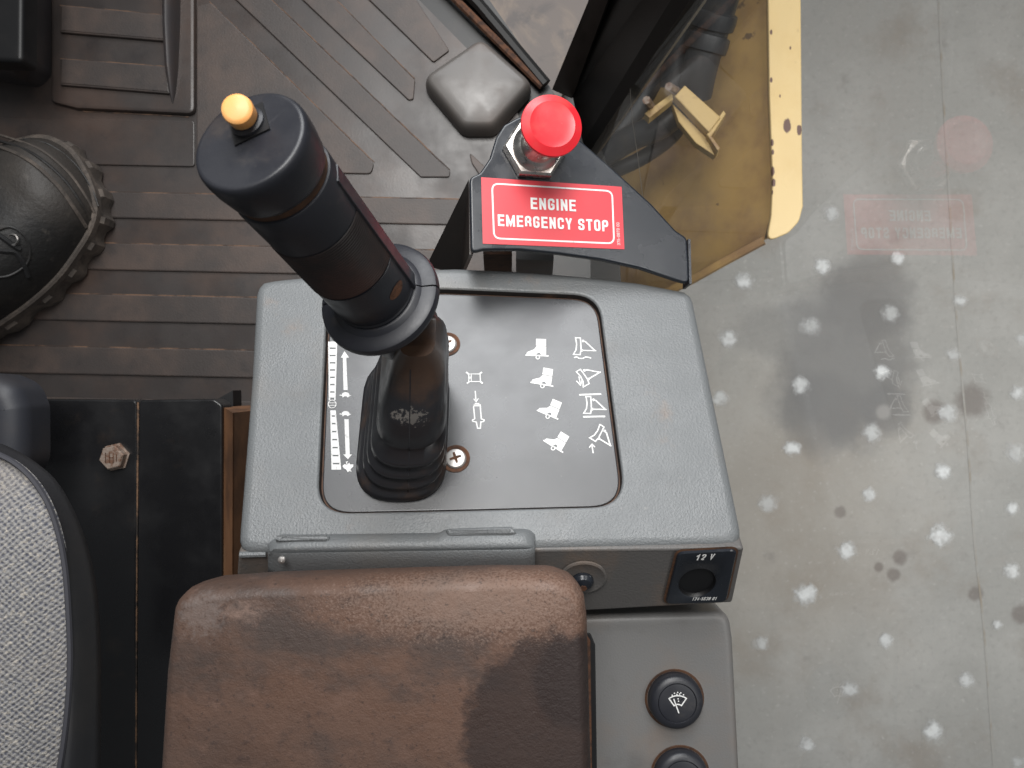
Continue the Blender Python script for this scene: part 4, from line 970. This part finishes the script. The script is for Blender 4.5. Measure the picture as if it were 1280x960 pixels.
# ================================================================== ARMREST
AD = 0.352; AP = flat(AD)
arx = [(224, 762), (226, 748), (240, 733), (268, 725), (340, 720), (480, 715.5), (620, 711.5), (690, 712), (716, 722), (729, 738), (733, 768), (738, 960), (742, 1100), (200, 1100), (208, 960), (216, 830)]
ao = polar(rounded(AP.pts(arx), .004, 4), AP.px(470, 920), 220)
def arm_mat():
    def P_(x, y): return tuple(at(x, y, AD - .018) - BASE_ARM)
    m = Mt('armrest_foam', (0.074, 0.047, 0.037), 0.6)
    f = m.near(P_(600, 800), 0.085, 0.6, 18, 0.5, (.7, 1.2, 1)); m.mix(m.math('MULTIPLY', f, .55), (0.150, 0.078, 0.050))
    m.mottle((0.130, 0.070, 0.047), 24, 0.42, 0.68, 0.6)
    m.mottle((0.046, 0.037, 0.034), 16, 0.46, 0.68, 0.75, stretch=(1, 1.6, 1))
    m.mottle((0.16, 0.095, 0.072), 90, 0.55, 0.75, 0.45)
    m.mottle((0.04, 0.027, 0.024), 150, 0.56, 0.75, 0.55)
    b = BASE_ARM
    def P(x, y): v = at(x, y, AD - .018) - b; return tuple(v)
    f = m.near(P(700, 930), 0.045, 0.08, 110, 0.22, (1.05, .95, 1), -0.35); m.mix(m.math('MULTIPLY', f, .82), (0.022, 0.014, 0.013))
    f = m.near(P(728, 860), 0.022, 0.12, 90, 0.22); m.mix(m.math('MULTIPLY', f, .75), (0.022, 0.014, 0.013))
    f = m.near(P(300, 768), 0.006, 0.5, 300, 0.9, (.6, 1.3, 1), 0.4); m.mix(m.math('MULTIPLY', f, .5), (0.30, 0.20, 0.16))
    f = m.near(P(590, 755), 0.022, 0.4, 900, 2.2, (.45, 1.6, 1), 0.0); m.mix(m.math('MULTIPLY', f, .28), (0.34, 0.24, 0.19))  # speckled highlights painted in as pale colour
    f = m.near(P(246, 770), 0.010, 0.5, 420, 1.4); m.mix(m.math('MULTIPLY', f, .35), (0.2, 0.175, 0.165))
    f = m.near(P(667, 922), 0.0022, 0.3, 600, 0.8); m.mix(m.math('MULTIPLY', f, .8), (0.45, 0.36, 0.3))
    m.mottle((0.03, 0.021, 0.019), 420, 0.60, 0.74, 0.55, detail=2)
    m.nbump(300, 0.4, 0.0010, 5); m.nbump(1100, 0.4, 0.0005, 2); m.vrough(50, 0.52, 0.78)
    return m.done()
BASE_ARM = at(470, 900, AD + .05)
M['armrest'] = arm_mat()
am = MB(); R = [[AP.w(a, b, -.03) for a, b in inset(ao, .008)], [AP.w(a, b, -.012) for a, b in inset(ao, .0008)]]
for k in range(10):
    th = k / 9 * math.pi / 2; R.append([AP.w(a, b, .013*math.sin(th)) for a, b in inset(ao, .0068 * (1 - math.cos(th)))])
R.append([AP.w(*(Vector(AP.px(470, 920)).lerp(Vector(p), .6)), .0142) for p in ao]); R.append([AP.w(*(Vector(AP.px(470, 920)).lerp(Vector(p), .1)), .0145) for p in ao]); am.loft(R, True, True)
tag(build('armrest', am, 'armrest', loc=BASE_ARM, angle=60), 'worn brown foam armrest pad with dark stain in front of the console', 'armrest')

# ================================================================== LOWER SWITCH CONSOLE
LD = 0.425; LP = flat(LD)
lc = thing('switch_console', at(840, 860, LD + .08), 'grey plastic side console carrying round black switches below the socket', 'console')
lo = rounded(LP.pts([(700, 771), (912, 765), (917, 800), (925, 960), (930, 1100), (690, 1100)]), [.001, .012, 0, 0, .012, .012] if False else .0105, 7)
build('housing', MB().prism(LP, lo, -.12, 0, .0042, 5), 'grey_smooth', lc, angle=50)
build('inner_edge', MB().prism(LP, rounded(LP.pts([(700, 790), (733, 792), (738, 800), (742, 1100), (700, 1100)]), .002), -.01, .0014, .001), 'rust', lc)
build('inner_edge', MB().prism(LP, rounded(LP.pts([(700, 788), (738, 791), (744, 806), (748, 1100), (700, 1100)]), .002), -.01, .0007, .0005), 'hole_dark', lc)
def knob(x, y, icon):
    o = LP.w(*LP.px(x, y)); ax = Vector((.02, .05, 1)).normalized()
    k = build('switch', MB().lathe(o, ax, [(.0150, -.001), (.0150, .003), (.0146, .0055), (.0133, .0070), (.0108, .0075), (.0104, .0068), (.0102, .0072), (.008, .0076), (0, .0077)], 48), 'rubber', lc, angle=40)
    build('switch_grime', MB().lathe(o, (0, 0, 1), [(.0152, .0002), (.0163, .0004), (.0166, .0001)], 40, cap0=False, cap1=False), 'grime', k)
    if icon:
        pl = Pl(o + ax * .0079, ax); mb = MB(); s_ = .00043
        arc = lambda r, a0, a1, n=9, cy=-9: [(r*math.sin(math.radians(a0 + (a1-a0)*i/(n-1)))*s_, (cy + r*math.cos(math.radians(a0 + (a1-a0)*i/(n-1))))*s_) for i in range(n)]
        sector = arc(19, -36, 36) + arc(8, 36, -36)
        mb.stroke(pl, sector, .00065, 0, True); mb.stroke(pl, [(0.0006, -.0052), (-.0022, .0026)], .0006, 0)
        for (x_, y_) in ((-7, 10.5), (-4, 13), (0, 14), (4, 13.5), (7.5, 11), (-1, 11.5), (2.5, 12), (.5, 6), (1, 3)):
            mb.sheet(pl, [((x_ + .9*math.cos(t_))*s_, (y_ + .9*math.sin(t_))*s_) for t_ in [i*math.pi/4 for i in range(8)]], 0)
        build('washer_pictogram', mb, 'white_print', k)
knob(843, 873, True); knob(850, 968, False)
